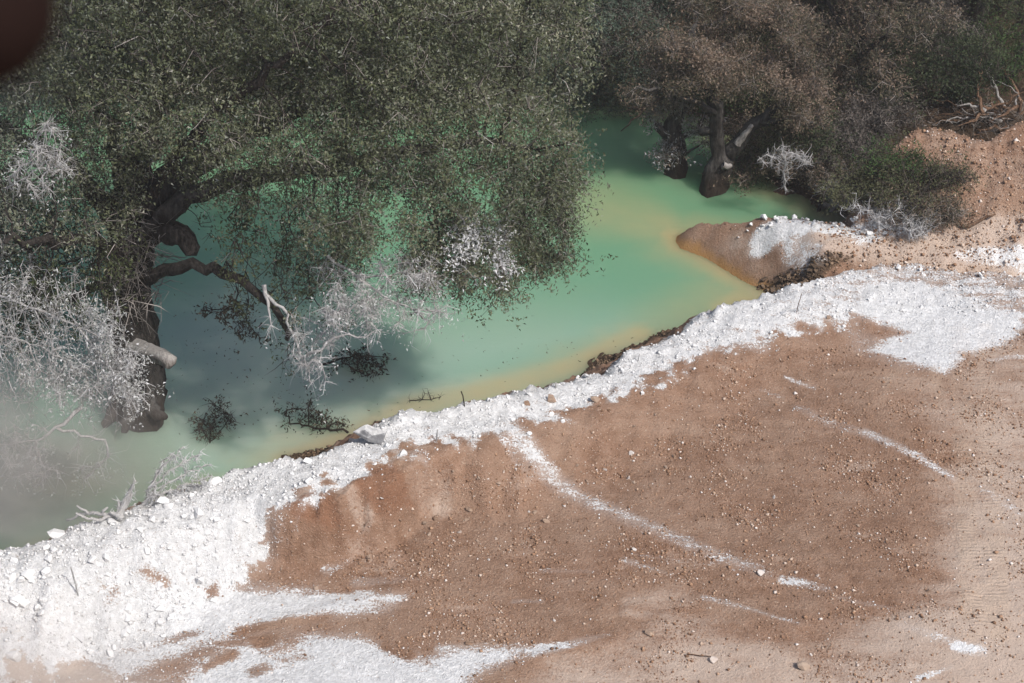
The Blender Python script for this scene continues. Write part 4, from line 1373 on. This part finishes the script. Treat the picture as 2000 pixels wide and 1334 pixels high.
for k, (px, py, z, h, w, n, lf, lab) in enumerate(SH):
    p = ground_at(px, py) if px > 1600 and py > 280 else G(px, py, z)
    if k in CREST_SH:
        p = ground_at(px, py + 40) + V3(0, CREST_SH[k], 0)
    shrub(p[0], p[1], h, w, int(n * 1.5), lf, 200 + k, lab, 'shrubs on the banks', twn=500, twm=TWIG if lf in (LEAF_BROWN, LEAF_MAUVE) else TWIG_DARK, size=(.036, .062))
hb = [(px, 155 - 6 * (k % 3), k) for k, px in enumerate(range(-120, 1080, 85))]
for px, py, k in hb:
    p = G(px, py, .6)
    shrub(p[0], p[1], 1.8, 2.4, 2200, (LEAF_DARK, LEAF_OLIVE, LEAF_GREY)[k % 3], 260 + k, 'dim shrub of the hedge along the far bank behind the huge oak', 'hedge of shrubs behind the huge oak', twn=0, size=(.08, .13), z=.4)

# limed dead bushes by the inlet
for k, (px, py, z, h, w, lab) in enumerate([
        (1632, 392, .12, .95, 1.0, 'limed white dead bush standing at the mouth of the inlet'),
        (1722, 418, .45, .55, 1.0, 'low limed white dead bush by the dark inlet behind the spit'),
        (1790, 440, .7, .5, .8, 'thin pale dead bush at the inner end of the spit')]):
    p = ground_at(px, py + 12)
    shrub(p[0], p[1], h, w, 0, LEAF_GREY, 300 + k, lab, None, 'dead_bush', M_lime_wood, TWIG, 700, WHT(.75), stems=9)


def branch_thing(name, label, cat, paths, r0, r1, mat, seed, blobs=None, n_leaf=0, leaf=None, dustf=None, twn=0, twm=TWIG, step=.1, dens=40, wob=.02, droop=0, zmin=-9, size=(.04, .07), part='stem',
                 spread=.09, kill=.16, group=None):
    rg = np.random.default_rng(seed)
    b = np.asarray(paths[0][0], float)
    root = thing(name, b, label, cat, group)
    sk = Skel()
    for p in paths:
        p = [np.asarray(q, float) for q in p]
        if sk.p:
            st = sk.near(p[0])
            sk.poly([sk.p[st]] + p[1:], min(r0 * .75, max(sk.fix[st] * .8, r1 * 1.4)), r1, st, step, wob, rg)
        else:
            sk.poly(p, r0, r1, -1, step, wob, rg)
    if blobs:
        colonize(sk, blob_points(blobs, dens, rg, .2), step, 1.2, kill, 60, droop, rg, 2500)
    radii(sk, .0045)
    t = tube_obj(part, sk, mat, root, b)
    if n_leaf:
        dress('leaves', sk, n_leaf, leaf, root, b, rg, .03, spread, size, twn, twm, dustf, zmin=zmin, clump=5, hang=.4)
    elif twn:
        e2 = rg.choice(len(sk.p), twn)
        S = np.array(sk.p)[e2]
        E = S + rg.normal(0, spread, S.shape)
        E[:, 2] -= spread * droop * 6
        tw = twigs('twigs', S, E, twm, root, b, .0045, dustf(S, rg) if dustf else None, .15, rg)
        tw['kind'] = 'stuff'
    return root


# the horizontal limed branch over the water, right of the forked oak
Yh = float(G(1535, 365, .3)[1]) - 1.0
h_ = lambda px, py, dy=0: A(px, py, Yh + dy)
branch_thing('dead_branch', 'limed white dead branch reaching level over the dark water edge', 'branch',
             [[h_(1535, 372), h_(1532, 345), h_(1531, 318), h_(1535, 300)], [h_(1531, 318), h_(1515, 305), h_(1498, 305), h_(1487, 307)], [h_(1535, 300), h_(1550, 297), h_(1568, 305), h_(1576, 315)],
              [h_(1535, 300), h_(1528, 288), h_(1532, 282)], [h_(1533, 340), h_(1525, 335), h_(1522, 330)]], .025, .009, M_lime_wood, 41,
             [(h_(1530, 303), (.44, .4, .17)), (h_(1562, 308), (.25, .3, .16)), (h_(1500, 312), (.18, .2, .1)), (h_(1535, 342), (.14, .14, .08))], twn=420, twm=TWIG, dustf=WHT(.55), spread=.10, dens=90, kill=.10, droop=.05)
# fallen limed log and inlet sticks
def g_(px, py, z):
    p = ground_at(px, py)
    return p + V3(0, 0, max(.04, z - .15 - p[2] * .3))


branch_thing('fallen_log', 'grey limed log lying along the dark inlet', 'log', [[g_(1600, 408, .1), g_(1640, 397, .25), g_(1690, 402, .35), g_(1760, 416, .6)], [g_(1640, 397, .25), g_(1625, 412, .15), g_(1612, 426, .02)],
             [g_(1690, 402, .35), g_(1712, 392, .6)]], .06, .03, M_bark_grey, 42, twn=60, dustf=WHT(.3), spread=.15)
branch_thing('dead_stump', 'dark crooked stump poking out of the inlet water', 'stump', [[g_(1592, 428, -.05), g_(1600, 418, .1), g_(1606, 402, .3)], [g_(1598, 422, .05), g_(1585, 420, .12)]], .05, .03, M_dark_wood, 43)
for k, (P, lab) in enumerate([([ground_at(1808, 400), (1795, 365), (1780, 325)], 'tall thin bare sapling leaning on the earth slope'),
                              ([ground_at(1818, 402), (1817, 375), (1817, 350)], 'short upright bare sapling beside the tall leaning one'),
                              ([ground_at(1748, 405), (1738, 385), (1728, 365)], 'bare sapling among the green shrubs below the slope'),
                              ([ground_at(1800, 430), (1806, 415), (1815, 405)], 'pale forked stick at the end of the inlet')]):
    branch_thing('bare_sapling', lab, 'sapling', [[P[0], A(*P[1], P[0][1]), A(*P[2], P[0][1])], [A(*P[1], P[0][1]), A(*P[1], P[0][1]) + V3(-.15, .05, .25)]], .018, .008, M_bark if k < 3 else M_bark_grey, 50 + k)
branch_thing('fallen_branch', 'pale bent branch lying on the earth below the mound', 'branch', [[ground_at(1880, 448) + V3(0, 0, .05), ground_at(1910, 438) + V3(0, 0, .09), ground_at(1945, 432) + V3(0, 0, .14)],
             [ground_at(1880, 448) + V3(0, 0, .05), ground_at(1860, 436) + V3(0, 0, .2)]], .04, .02, M_root, 55)

# ---- uprooted brush heap on the mound
pb = ground_at(1945, 250)
rgb = np.random.default_rng(77)
heap = thing('brush_heap', pb, 'heap of uprooted reddish roots and broken branches on top of the earth mound', 'brush heap', None)
for k in range(20):
    a0 = rgb.uniform(2.0, 4.3) if k < 13 else rgb.uniform(-.6, 2.0)
    q = pb + V3(rgb.normal(0, .25), rgb.normal(0, .15), rgb.uniform(.1, .55))
    L = rgb.uniform(.5, 1.25)
    d = V3(math.cos(a0), math.sin(a0) * .4, rgb.uniform(-.25, .25) if k < 13 else rgb.uniform(.3, 1.0))
    sk = Skel()
    ids = sk.poly([q, q + d * L * .5 + rgb.normal(0, .06, 3), q + d * L + rgb.normal(0, .12, 3)], rgb.uniform(.025, .055), .008, -1, .12, .03, rgb)
    m = sk.p[ids[len(ids) // 2]]
    sk.poly([m, m + d * L * .3 + rgb.normal(0, .14, 3), m + d * L * .5 + rgb.normal(0, .2, 3)], .014, .006, ids[len(ids) // 2], .12, .03, rgb)
    radii(sk)
    tube_obj('root', sk, M_root if k % 3 else M_bark_grey, heap, pb)
S = pb + rgb.normal(0, 1, (260, 3)) * V3(.55, .3, .18) + V3(-.2, 0, .25)
tw = twigs('twigs', S, S + rgb.normal(0, .22, S.shape), TWIG, heap, pb, .007, None, .2, rgb)
tw['kind'] = 'stuff'
for k, (P, lab) in enumerate([([pb + V3(.55, .1, .3), A(1985, 228, pb[1]), A(1998, 198, pb[1])], 'pale broken trunk leaning up behind the brush heap'),
                              ([pb + V3(.35, .2, .35), A(1972, 222, pb[1] + .1), A(1968, 206, pb[1] + .1), A(1955, 206, pb[1] + .1)], 'hooked pale branch standing up from the brush heap')]):
    branch_thing('broken_branch', lab, 'branch', [P], .05, .025, M_root, 70 + k)

# ================================================================== stones
import bmesh


def rock_mesh(name, seed, n, mat, flat=.7):
    rg = np.random.default_rng(seed)
    P = unit(rg.normal(0, 1, (n, 3))) * rg.uniform(.75, 1.0, (n, 1)) * V3(1, rg.uniform(.65, .95), flat * rg.uniform(.8, 1.15)) * .5
    bm = bmesh.new()
    vs = [bm.verts.new(p) for p in P]
    r = bmesh.ops.convex_hull(bm, input=vs)
    bmesh.ops.delete(bm, geom=[v for v in bm.verts if not v.link_faces], context='VERTS')
    me = bpy.data.meshes.new(name)
    bm.to_mesh(me)
    bm.free()
    me.materials.append(mat)
    return me


def rocks(name, meshes, pts, sizes, label, group, cat='rock', sink=.25, rg=None):
    rg = rg or np.random.default_rng(5)
    z = height(pts[:, 0], pts[:, 1])
    for k, (p, s, zz) in enumerate(zip(pts, sizes, z)):
        o = bpy.data.objects.new(name, meshes[k % len(meshes)])
        o.location = (p[0], p[1], zz + s * (.33 - sink))
        o.rotation_euler = (rg.normal(0, .3), rg.normal(0, .3), rg.uniform(0, 6.28))
        o.scale = (s, s * rg.uniform(.8, 1.1), s * rg.uniform(.8, 1.15))
        col.objects.link(o)
        tag(o, label if isinstance(label, str) else label(k, p, s), cat, group)


def scatter_cells(weight, n, rg):
    """points picked over the fine part of the ground with a weight per node"""
    w = weight * CELL
    w = w / w.sum()
    i = rg.choice(len(w), n, p=w)
    return np.stack([LX[i] + rg.uniform(-.03, .03, n), LY[i] + rg.uniform(-.04, .04, n)], -1)


def crumbs(name, pts, sizes, mat, label, rg, lift=.2):
    """tiny stones past counting, one object"""
    n = len(pts)
    z = height(pts[:, 0], pts[:, 1])
    c = np.stack([pts[:, 0], pts[:, 1], z + sizes * lift], -1)
    base = np.array([[1, 0, 0], [0, 1, 0], [-1, 0, 0], [0, -1, 0], [0, 0, .75], [0, 0, -.75]]) * .5
    V = base[None] * rg.uniform(.6, 1.25, (n, 6, 1)) + rg.normal(0, .07, (n, 6, 3))
    a0 = rg.uniform(0, 6.28, n)
    ca, sa = np.cos(a0)[:, None], np.sin(a0)[:, None]
    V = np.stack([V[..., 0] * ca - V[..., 1] * sa, V[..., 0] * sa + V[..., 1] * ca, V[..., 2]], -1)
    V = V * sizes[:, None, None] + c[:, None]
    t = np.array([(0, 1, 4), (1, 2, 4), (2, 3, 4), (3, 0, 4), (1, 0, 5), (2, 1, 5), (3, 2, 5), (0, 3, 5)])
    F = (np.arange(n)[:, None, None] * 6 + t[None]).reshape(-1, 3)
    me = mesh_np(name, V.reshape(-1, 3), F, 3, mat)
    attr(me, 'tone', 'FACE', np.repeat(rg.random(n), 8))
    return tag(link(name, me), label, kind='stuff')


def mat_crumb(name, stops):
    t = NT(name)
    t.bsdf(t.ramp(t.attr('tone'), stops), .95, spec=.15)
    return t.m


LX, LY = GX[XY0], GY[XY0]
CELL = (np.gradient(GX, axis=1) * np.gradient(GY, axis=0))[XY0]
lz = GZ[XY0]
inview = smooth(13, 16, LY) * (np.abs(LX) < .30 * np.hypot(LY, 17) + .6) * (lz > .05)
onpad = smooth(-.1, .2, sdv) * inview
limew = np.clip(berm, 0, 1) * inview * smooth(-.5, -.15, sdv)
leftw = np.clip(np.interp(LX, [crest_xy[2, 0], crest_xy[6, 0], crest_xy[9, 0], 3], [1, .9, .45, .3]), 0, 1)
rgs = np.random.default_rng(11)
LR = [rock_mesh('rock', 400 + i, 13, M_limerock) for i in range(7)]
BR = [rock_mesh('stone', 420 + i, 13, M_brownrock) for i in range(7)]
PR = [rock_mesh('stone', 440 + i, 12, M_palerock) for i in range(5)]
DR = [rock_mesh('stone', 460 + i, 12, M_darkrock) for i in range(6)]


def where_on_berm(k, p, s):
    size = 'large' if s > .2 else 'medium' if s > .13 else 'small'
    px = np.interp(p[0], crest_xy[:, 0], [q[0] for q in CREST])
    where = ('in the broad rubble heap at the dusty berm end' if px < 300 else 'on the berm below the dead brush' if px < 520 else 'on the white top above the brown scarp' if px < 960
             else 'on the narrow stretch of the berm' if px < 1300 else 'on the berm beside the spit' if px < 1620 else 'on the edge of the white apron')
    return f'{size} limed rock {where}'


n = 250
pts = scatter_cells(limew * leftw, n, rgs)
sz = np.clip(np.exp(rgs.normal(math.log(.10), .42, n)), .05, .24) * np.where(pts[:, 0] < crest_xy[6, 0], 1.12, .8)
rocks('rock', LR, pts, sz, where_on_berm, 'limed rocks along the berm', sink=.2)
lw = limew * smooth(G(470, 950, 1.5)[0], G(380, 950, 1.5)[0], LX)
pts = scatter_cells(lw, 30, rgs)
rocks('boulder', [rock_mesh('boulder', 490 + i, 26, M_limerock, .75) for i in range(5)], pts, np.clip(np.exp(rgs.normal(math.log(.17), .3, 30)), .11, .3), 'lime caked boulder half buried in the white rubble slope', 'boulders half buried in the white slope', 'boulder', .36)
# named boulders
for k, (px, py, s, lab) in enumerate([(318, 985, .26, 'rounded white boulder in front of the dead white brush'), (112, 1050, .36, 'broad white boulder on the crest where the dust drifts'), (182, 1098, .20, 'white boulder with a grey shaded face midway down the dusty berm'),
                                      (40, 1180, .34, 'big blurred white boulder at the foot of the dusty berm'), (60, 1130, .28, 'white boulder above the big blurred one at the foot of the dusty berm'), (1035, 850, .13, 'white rock with a dark shadow at the top of the lime streak'),
                                      (345, 1095, .17, 'angular white block in the middle of the lime rubble'), (600, 905, .2, 'white block on the crest beside the dark wet stones'), (1330, 605, .22, 'white block on the crest near the yellow shallows'), (1755, 525, .2, 'white rock at the end of the berm crest')]):
    p = ground_at(px, py)
    rocks('boulder', [LR[k % 7]], p[None, :2], [s], lab, None, 'boulder', .15)
# grey slab half free of lime
Sp = ground_at(725, 858)
rocks('boulder', [rock_mesh('boulder', 480, 22, M_slab, .6)], Sp[None, :2], [.62], 'long grey boulder thinly dusted with lime on the pond side of the crest', None, 'boulder', .22)
# brown stones
for k, (px, py, s, lab) in enumerate([(1030, 790, .17, 'brown stone poking from the lime where the berm narrows'), (1078, 783, .24, 'broad brown boulder beside the narrow berm'), (1162, 783, .2, 'tan boulder at the edge of the brown pad'), (918, 997, .15, 'dark flat stone below the lime streak'),
                                      (1066, 1020, .15, 'grey oval stone right of the dark flat stone'), (1487, 1122, .16, 'pale stone at the end of the lime streak'), (916, 1258, .14, 'dark clod at the rim of the bottom lime sheet'), (1395, 1292, .17, 'pale grey stone by the brown stick'),
                                      (1618, 622, .13, 'reddish stone on the white apron'), (1568, 1305, .24, 'flat tan stone half sunk in the pale foreground earth'), (1270, 1238, .2, 'flat brown stone on the pale earth edge')]):
    p = ground_at(px, py)
    rocks('stone', [BR[k % 7]] if k not in (5, 7) else [PR[0]], p[None, :2], [s], lab, None, 'stone', .2)
# scree in the inner corner
sc = patch.__globals__
cx, cy = LX, LY
scree = patch([(1478, 560), (1520, 540), (1570, 520), (1620, 500), (1665, 498), (1660, 512), (1610, 538), (1560, 556), (1510, 572)], 1, None, .12)
pts = scatter_cells(np.clip(scree, 0, 1), 110, rgs)
rocks('stone', DR, pts, np.clip(np.exp(rgs.normal(math.log(.095), .35, 110)), .06, .2), lambda k, p, s: ('large' if s > .11 else 'small') + ' dark brown stone of the scree between spit and berm', 'scree stones', 'stone', .1)
sho = np.clip(smooth(-.1, .2, SS[XY0]) * inview, 0, 1)
pts = scatter_cells(sho, 40, rgs)
rocks('stone', DR, pts, np.clip(np.exp(rgs.normal(math.log(.075), .35, 40)), .045, .14), lambda k, p, s: 'dark wet stone at the water edge ' + ('below the grey boulder' if p[0] < G(900, 700)[0] else 'where the berm turns narrow'), 'wet shore stones', 'stone', .15)
# loose stones over the pad, at the scarp foot and the mound
foot = np.exp(-((sdv - flv - rnv * .95) / .45) ** 2) * onpad * (LX < G(1350, 900, 1)[0])
pts = scatter_cells(foot * (1 - np.clip(lime, 0, 1)), 70, rgs)
rocks('stone', BR + PR[:2], pts, np.clip(np.exp(rgs.normal(math.log(.062), .4, 70)), .04, .15), 'brown stone fallen to the foot of the scarp', 'stones at the scarp foot', 'stone', .2)
mid = onpad * smooth(.8, 1.6, sdv - flv) * (1 - np.clip(lime, 0, 1)) * (1 - .6 * pale)
pts = scatter_cells(mid, 60, rgs)
rocks('stone', BR[:4] + PR, pts, np.clip(np.exp(rgs.normal(math.log(.05), .35, 60)), .035, .11), 'loose brown stone scattered on the open pad', 'stones scattered over the pad', 'stone', .2)
crestw = np.clip(smooth(G(1440, 432, .95)[0], G(1480, 432, .95)[0], LX) * smooth(G(1800, 466, .95)[0], G(1760, 466, .95)[0], LX), 0, 1) * (1 - smooth(.0, .28, sd_line(GP([(1470, 430), (1560, 434), (1640, 445), (1700, 457), (1780, 466)], .95), LX, LY)[0]))
pts = scatter_cells(crestw, 55, rgs)
rocks('rock', LR, pts, np.clip(np.exp(rgs.normal(math.log(.10), .35, 55)), .06, .2), 'white lime lump along the far rim of the spit', 'white lumps on the rim of the spit', 'rock', .12)

M_c_lime = mat_crumb('lime_crumbs', [(0, (.46, .45, .44)), (.4, (.60, .595, .59)), (1, (.74, .735, .73))])
M_c_earth = mat_crumb('earth_gravel', [(0, (.15, .088, .055)), (.35, (.25, .145, .09)), (.7, (.36, .23, .15)), (.9, (.50, .39, .31)), (1, (.66, .60, .56))])
M_c_dark = mat_crumb('scree_gravel', [(0, (.03, .02, .014)), (.6, (.12, .08, .05)), (1, (.26, .18, .12))])
pts = scatter_cells(limew * (.3 + .7 * leftw), 6500, rgs)
crumbs('lime_rubble', pts, np.clip(np.exp(rgs.normal(math.log(.026), .5, 6500)), .012, .08), M_c_lime, 'crumbled white lime rubble on the berm', rgs)
pts = scatter_cells(np.clip(lime, 0, .8) * smooth(.05, .25, lime) * onpad, 5000, rgs)
crumbs('lime_crumbs', pts, np.clip(np.exp(rgs.normal(math.log(.017), .4, 5000)), .008, .05), M_c_lime, 'fine white lime crumbs strewn over the earth', rgs)
gw = onpad * smooth(.0, .7, sdv - berm_w) * (1 - np.clip(lime, 0, 1)) * (1 - .65 * pale) * (.18 + 1.4 * smooth(-.05, .45, nA + .5 * fbm(cx * .3, cy, .5, 3)))
pts = scatter_cells(gw, 30000, rgs)
crumbs('gravel', pts, np.clip(np.exp(rgs.normal(math.log(.021), .48, 30000)), .008, .075), M_c_earth, 'gravel and small clods over the brown pad', rgs)
mw = smooth(-.9, .0, SM[XY0]) * inview
pts = scatter_cells(mw + .04 * smooth(0, .4, spv) * (lz > .1), 6500, rgs)
crumbs('gravel', pts, np.clip(np.exp(rgs.normal(math.log(.027), .5, 6500)), .012, .10), M_c_earth, 'gravel and clods on the earth mound and the spit', rgs)
pts = scatter_cells(np.clip(scree + sho, 0, 1), 3200, rgs)
crumbs('gravel', pts, np.clip(np.exp(rgs.normal(math.log(.035), .45, 3200)), .015, .09), M_c_dark, 'dark wet rubble along the shore', rgs)

# ================================================================== brush, driftwood and sticks
Yd = float(ground_at(285, 992)[1])
d_ = lambda px, py, dy=0: A(px, py, Yd + dy)
tips = [(300, 940, 322, 905, 362, 872), (302, 950, 340, 912, 384, 893), (310, 960, 352, 928, 404, 908), (322, 966, 362, 942, 414, 928), (300, 972, 330, 962, 352, 985), (312, 962, 350, 955, 388, 942),
        (294, 950, 310, 915, 338, 885)]
dead = branch_thing('dead_brush', 'fan of limed white dead brush on the crest of the berm over the pond', 'brush',
                    [[d_(270, 992), d_(285, 980), d_(300, 965)]] + [[d_(285, 980), d_(a, b, .1), d_(c, d, .25), d_(e, f, .3 + .1 * (k % 3))] for k, (a, b, c, d, e, f) in enumerate(tips)],
                    .035, .010, M_lime_wood, 81, [(d_(365, 892, .3), (.3, .3, .14)), (d_(388, 922, .35), (.25, .3, .14)), (d_(340, 935, .2), (.34, .3, .2))], twn=900, dustf=WHT(.85), spread=.055, droop=.12, dens=60, kill=.1, step=.07)
Yw = float(ground_at(215, 1022)[1])
w_ = lambda px, py, dy=0: A(px, py, Yw + dy)
branch_thing('driftwood', 'bleached curved driftwood limbs lying on the crest of the berm', 'driftwood',
             [[w_(228, 1006), w_(200, 1004), w_(172, 1000, .1), w_(150, 1008, .15), w_(130, 1018, .2)], [w_(172, 1000, .1), w_(162, 993, .1), w_(153, 990, .1)],
              [w_(222, 1008), w_(195, 1018, -.1), w_(165, 1012, -.1), w_(148, 1003, -.1)], [w_(200, 1004), w_(206, 994, 0), w_(212, 990, 0)]], .035, .016, M_lime_wood, 82, step=.06, wob=.01)
branch_thing('stump', 'knobbly limed stump with thin upright shoots beside the driftwood', 'stump',
             [[w_(236, 1012), w_(236, 1000, .05), w_(230, 985, .1), w_(232, 980, .1)], [w_(238, 1004, .05), w_(248, 975, .1), w_(255, 955, .1), w_(264, 938, .1)], [w_(240, 1002, .05), w_(252, 975, .1), w_(258, 965, .1)],
              [w_(236, 1008), w_(222, 1003, -.05), w_(215, 1000, -.05)]], .075, .012, M_lime_wood, 83, step=.06, wob=.008, twn=120, dustf=WHT(.8), spread=.08)
for k, (px, py, L, r, tilt, m, lab) in enumerate([
        (152, 1165, .52, .014, (-.02, 0), M_lime_wood, 'thin limed stake upright in the dusty lime rubble'), (852, 862, .22, .012, (.03, 0), M_lime_wood, 'short limed stake in the white berm above the scarp'),
        (1556, 612, .40, .010, (.05, 0), M_root, 'thin reddish stake on the berm near the spit'), (1085, 760, .12, .018, (0, 0), M_lime_wood, 'stubby white post on the narrow berm crest'),
        (1245, 708, .16, .010, (.03, 0), M_lime_wood, 'small white stake on the narrow berm'), (908, 796, .28, .013, (-.05, .03), M_dark_wood, 'dark bent stick standing in the yellow shallows')]):
    p = ground_at(px, py)
    branch_thing('stake' if k < 5 else 'stick', lab, 'stake' if k < 5 else 'stick', [[p - V3(0, 0, .08), p + V3(tilt[0] * .3, tilt[1], L * .5), p + V3(tilt[0], tilt[1], L)]], r, r * .8, m, 90 + k, step=.08, wob=.004, part='shaft')
p, q = ground_at(1340, 1280), ground_at(1392, 1286)
branch_thing('stick', 'thin tan stick lying on the pale foreground earth', 'stick', [[p + V3(0, 0, .02), (p + q) / 2 + V3(0, 0, .03), q + V3(0, 0, .02)]], .012, .006, M_root, 97, step=.08, wob=.004, part='shaft')

# drowned leafy branches
f_ = lambda px, py, z=.04: G(px, py, z)
branch_thing('drowned_branch', 'dark leafy branch drowned in the grey water below the limed bough', 'branch', [[f_(628, 712), f_(670, 700, .1), f_(710, 692, .15), f_(745, 700, .05)], [f_(670, 700, .1), f_(690, 725), f_(720, 735)], [f_(700, 694, .12), f_(730, 716), f_(755, 720)]],
             .022, .008, M_dark_wood, 101, [(f_(695, 702, .08), (.40, .35, .10)), (f_(725, 718, .05), (.3, .35, .07))], 1100, LEAF_WET, zmin=.012, twn=150, twm=TWIG_DARK, size=(.05, .085))
branch_thing('drowned_branch', 'dark looped branch with drooping leaves drowned close to the shore', 'branch', [[f_(680, 845), f_(640, 838, .08), f_(590, 832, .05), f_(555, 818, .06), f_(552, 805, .14), f_(575, 800, .2), f_(600, 798, .22)], [f_(600, 832, .05), f_(605, 805, .18), f_(606, 782, .3)], [f_(640, 838, .08), f_(650, 820, .15), f_(680, 828, .1)]],
             .022, .009, M_dark_wood, 102, [(f_(635, 820, .12), (.38, .35, .12)), (f_(605, 805, .15), (.15, .2, .15))], 700, LEAF_WET, zmin=.012, twn=150, twm=TWIG_DARK, size=(.045, .075))
Yk = 23.2
k_ = lambda px, py, dy=0: A(px, py, Yk + dy)
branch_thing('hanging_branch', 'dark dead spray with brown leaves hanging over the grey water by the low limb', 'branch', [[k_(462, 560), k_(466, 590), k_(450, 605), k_(400, 602)], [k_(466, 590), k_(480, 625), k_(500, 655), k_(520, 662)]],
             .016, .007, M_dark_wood, 103, [(k_(450, 610), (.3, .3, .10)), (k_(480, 640), (.18, .2, .14))], 420, LEAF_WET, twn=60, twm=TWIG_DARK, size=(.06, .095), zmin=.05)
branch_thing('drowned_branch', 'faint twiggy branch lying in the yellow shallows', 'branch', [[f_(800, 782), f_(835, 780, .05), f_(860, 778, .02)], [f_(835, 780, .05), f_(838, 768, .12)], [f_(820, 781, .04), f_(828, 772, .1)]], .012, .006, M_dark_wood, 104, twn=40, twm=TWIG_DARK, spread=.08)
branch_thing('shadow_bush', 'dim upright bush standing in for branch shadow on the murky water between trunk and shore', 'bush', [[f_(410, 880, -.1), f_(410, 850, .1), f_(415, 820, .25)], [f_(410, 860, .02), f_(440, 835, .15), f_(455, 815, .2)], [f_(410, 860, .02), f_(390, 830, .15)]],
             .016, .006, M_dark_wood, 105, [(f_(420, 815, .25), (.36, .5, .22))], 500, LEAF_WET, zmin=.012, twn=300, twm=TWIG_DARK, size=(.04, .07))  # small bush modelled in place of branch shadow on the water

# ================================================================== drifting dust, thin air, finger
def dust_cloud(loc, scale, dens, seed, label):
    bm = bmesh.new()
    bmesh.ops.create_icosphere(bm, subdivisions=3, radius=1.0)
    me = bpy.data.meshes.new('dust_cloud')
    bm.to_mesh(me)
    bm.free()
    t = NT('dust')
    p = t.n('ShaderNodeVolumePrincipled')
    p.inputs['Color'].default_value = (.78, .735, .69, 1)
    p.inputs['Anisotropy'].default_value = .1
    ln = t.n('ShaderNodeVectorMath', operation='LENGTH')
    t.l(t.pos(), ln.inputs[0])
    fall = t.step(1.0, .15, ln.outputs['Value'])
    mp = t.n('ShaderNodeMapping')
    mp.inputs['Location'].default_value = (seed, seed * .7, 0)
    t.l(t.pos(), mp.inputs['Vector'])
    nz = t.step(.36, .70, t.noise(2.0, 4, .6, mp.outputs[0], .6))
    d = t.math('MULTIPLY', t.math('MULTIPLY', fall, t.math('ADD', .18, nz)), dens)
    t.l(d, p.inputs['Density'])
    t.l(p.outputs[0], t.out.inputs['Volume'])
    me.materials.append(t.m)
    o = link('dust_cloud', me)
    o.location = loc
    o.scale = scale
    return tag(o, label, kind='stuff')


dust_cloud(A(20, 900, 19.8), (3.0, 2.3, 2.0), .52, 3.0, 'pale lime dust drifting over the end of the berm and the pond')
dust_cloud(A(-40, 1310, 15.9), (3.0, 1.7, .9), .9, 8.0, 'pale lime dust drifting low over the near ground')

bm = bmesh.new()
bmesh.ops.create_cube(bm, size=2.0)
me = bpy.data.meshes.new('haze')
bm.to_mesh(me)
bm.free()
tz = NT('thin_air')
pv = tz.n('ShaderNodeVolumePrincipled')
pv.inputs['Color'].default_value = (.92, .93, .95, 1)
pv.inputs['Density'].default_value = .0006
tz.l(pv.outputs[0], tz.out.inputs['Volume'])
me.materials.append(tz.m)
hz = link('haze', me)
hz.location = (0, 0, 8.7)
hz.scale = (1400, 1400, 11.6)
tag(hz, 'thin dusty air over the whole place', kind='stuff')


def finger():
    """the photographer's fingertip at the corner of the lens"""
    D = .25

    def c(px, py, d=D):
        return np.array([0, 0, CAM_H]) + ray(px, py) * d
    tip, knuckle = c(66, 128), c(-820, -700, .22)
    ax = (knuckle - tip) / np.linalg.norm(knuckle - tip)
    r0 = .0128
    sk = Skel()
    ids = []
    for f in np.linspace(math.pi / 2, .12, 7):
        ids.append(sk.add(tip + ax * r0 * (1 - math.sin(f)), ids[-1] if ids else -1, max(.0008, r0 * math.cos(f))))
    L = np.linalg.norm(knuckle - tip)
    for u, r in ((.2, .0130), (.32, .0122), (.45, .0124), (.52, .0134), (.6, .0126), (.75, .0124), (.9, .0138), (1, .0142)):
        q = tip + ax * L * u + V3(0, 0, -.006) * max(0, u - .5)
        ids.append(sk.add(q, ids[-1], r))
    sk.rad = np.array(sk.fix) * 1.0
    o0 = tip
    P, rr = np.array(sk.p), sk.rad
    k = 20
    U = unit(np.cross(ax, V3(0, 0, 1)))
    Wv = np.cross(ax, U)
    an = np.linspace(0, 2 * math.pi, k, endpoint=False)
    ring = P[:, None] + rr[:, None, None] * (np.cos(an)[None, :, None] * U + np.sin(an)[None, :, None] * Wv)
    m = len(P)
    ii = np.arange(m - 1)[:, None] * k
    jj = np.arange(k)[None]
    F = np.stack([ii + jj, ii + (jj + 1) % k, ii + k + (jj + 1) % k, ii + k + jj], -1).reshape(-1, 4)
    me = mesh_np('finger', ring.reshape(-1, 3) - o0, F, 4, None, True)
    o = bpy.data.objects.new('finger', me)
    o.location = o0
    col.objects.link(o)
    t = NT('finger_skin_shaded')
    n = t.noise(600, 3)
    t.bsdf(t.mix(n, (.012, .0065, .0055), (.018, .010, .0085)), .85, spec=.05)  # skin colour near black: the backlit finger's shade is painted in
    me.materials.append(t.m)
    tag(o, 'dark brown blurred fingertip of the photographer reaching into the frame corner', 'finger')
    return o


finger()

# bits afloat
rgf = np.random.default_rng(131)
fl_ = [G(rgf.normal(560, 130), rgf.normal(760, 60), .008) for _ in range(150)] + [G(rgf.normal(420, 90), rgf.normal(640, 80), .008) for _ in range(110)] + [G(rgf.normal(1040, 120), rgf.normal(700, 30), .008) for _ in range(60)]
fl_ = np.array([p for p in fl_ if height(p[0], p[1])[0] < -.02])
fo = leaves('floating_leaves', fl_, LEAF_WET, None, V3(0, 0, 0), (.03, .06), .5, None, None, rgf.uniform(.3, 1, len(fl_)), 0, rgf, 30)
tag(fo, 'dead leaves and bits adrift on the grey water', kind='stuff')
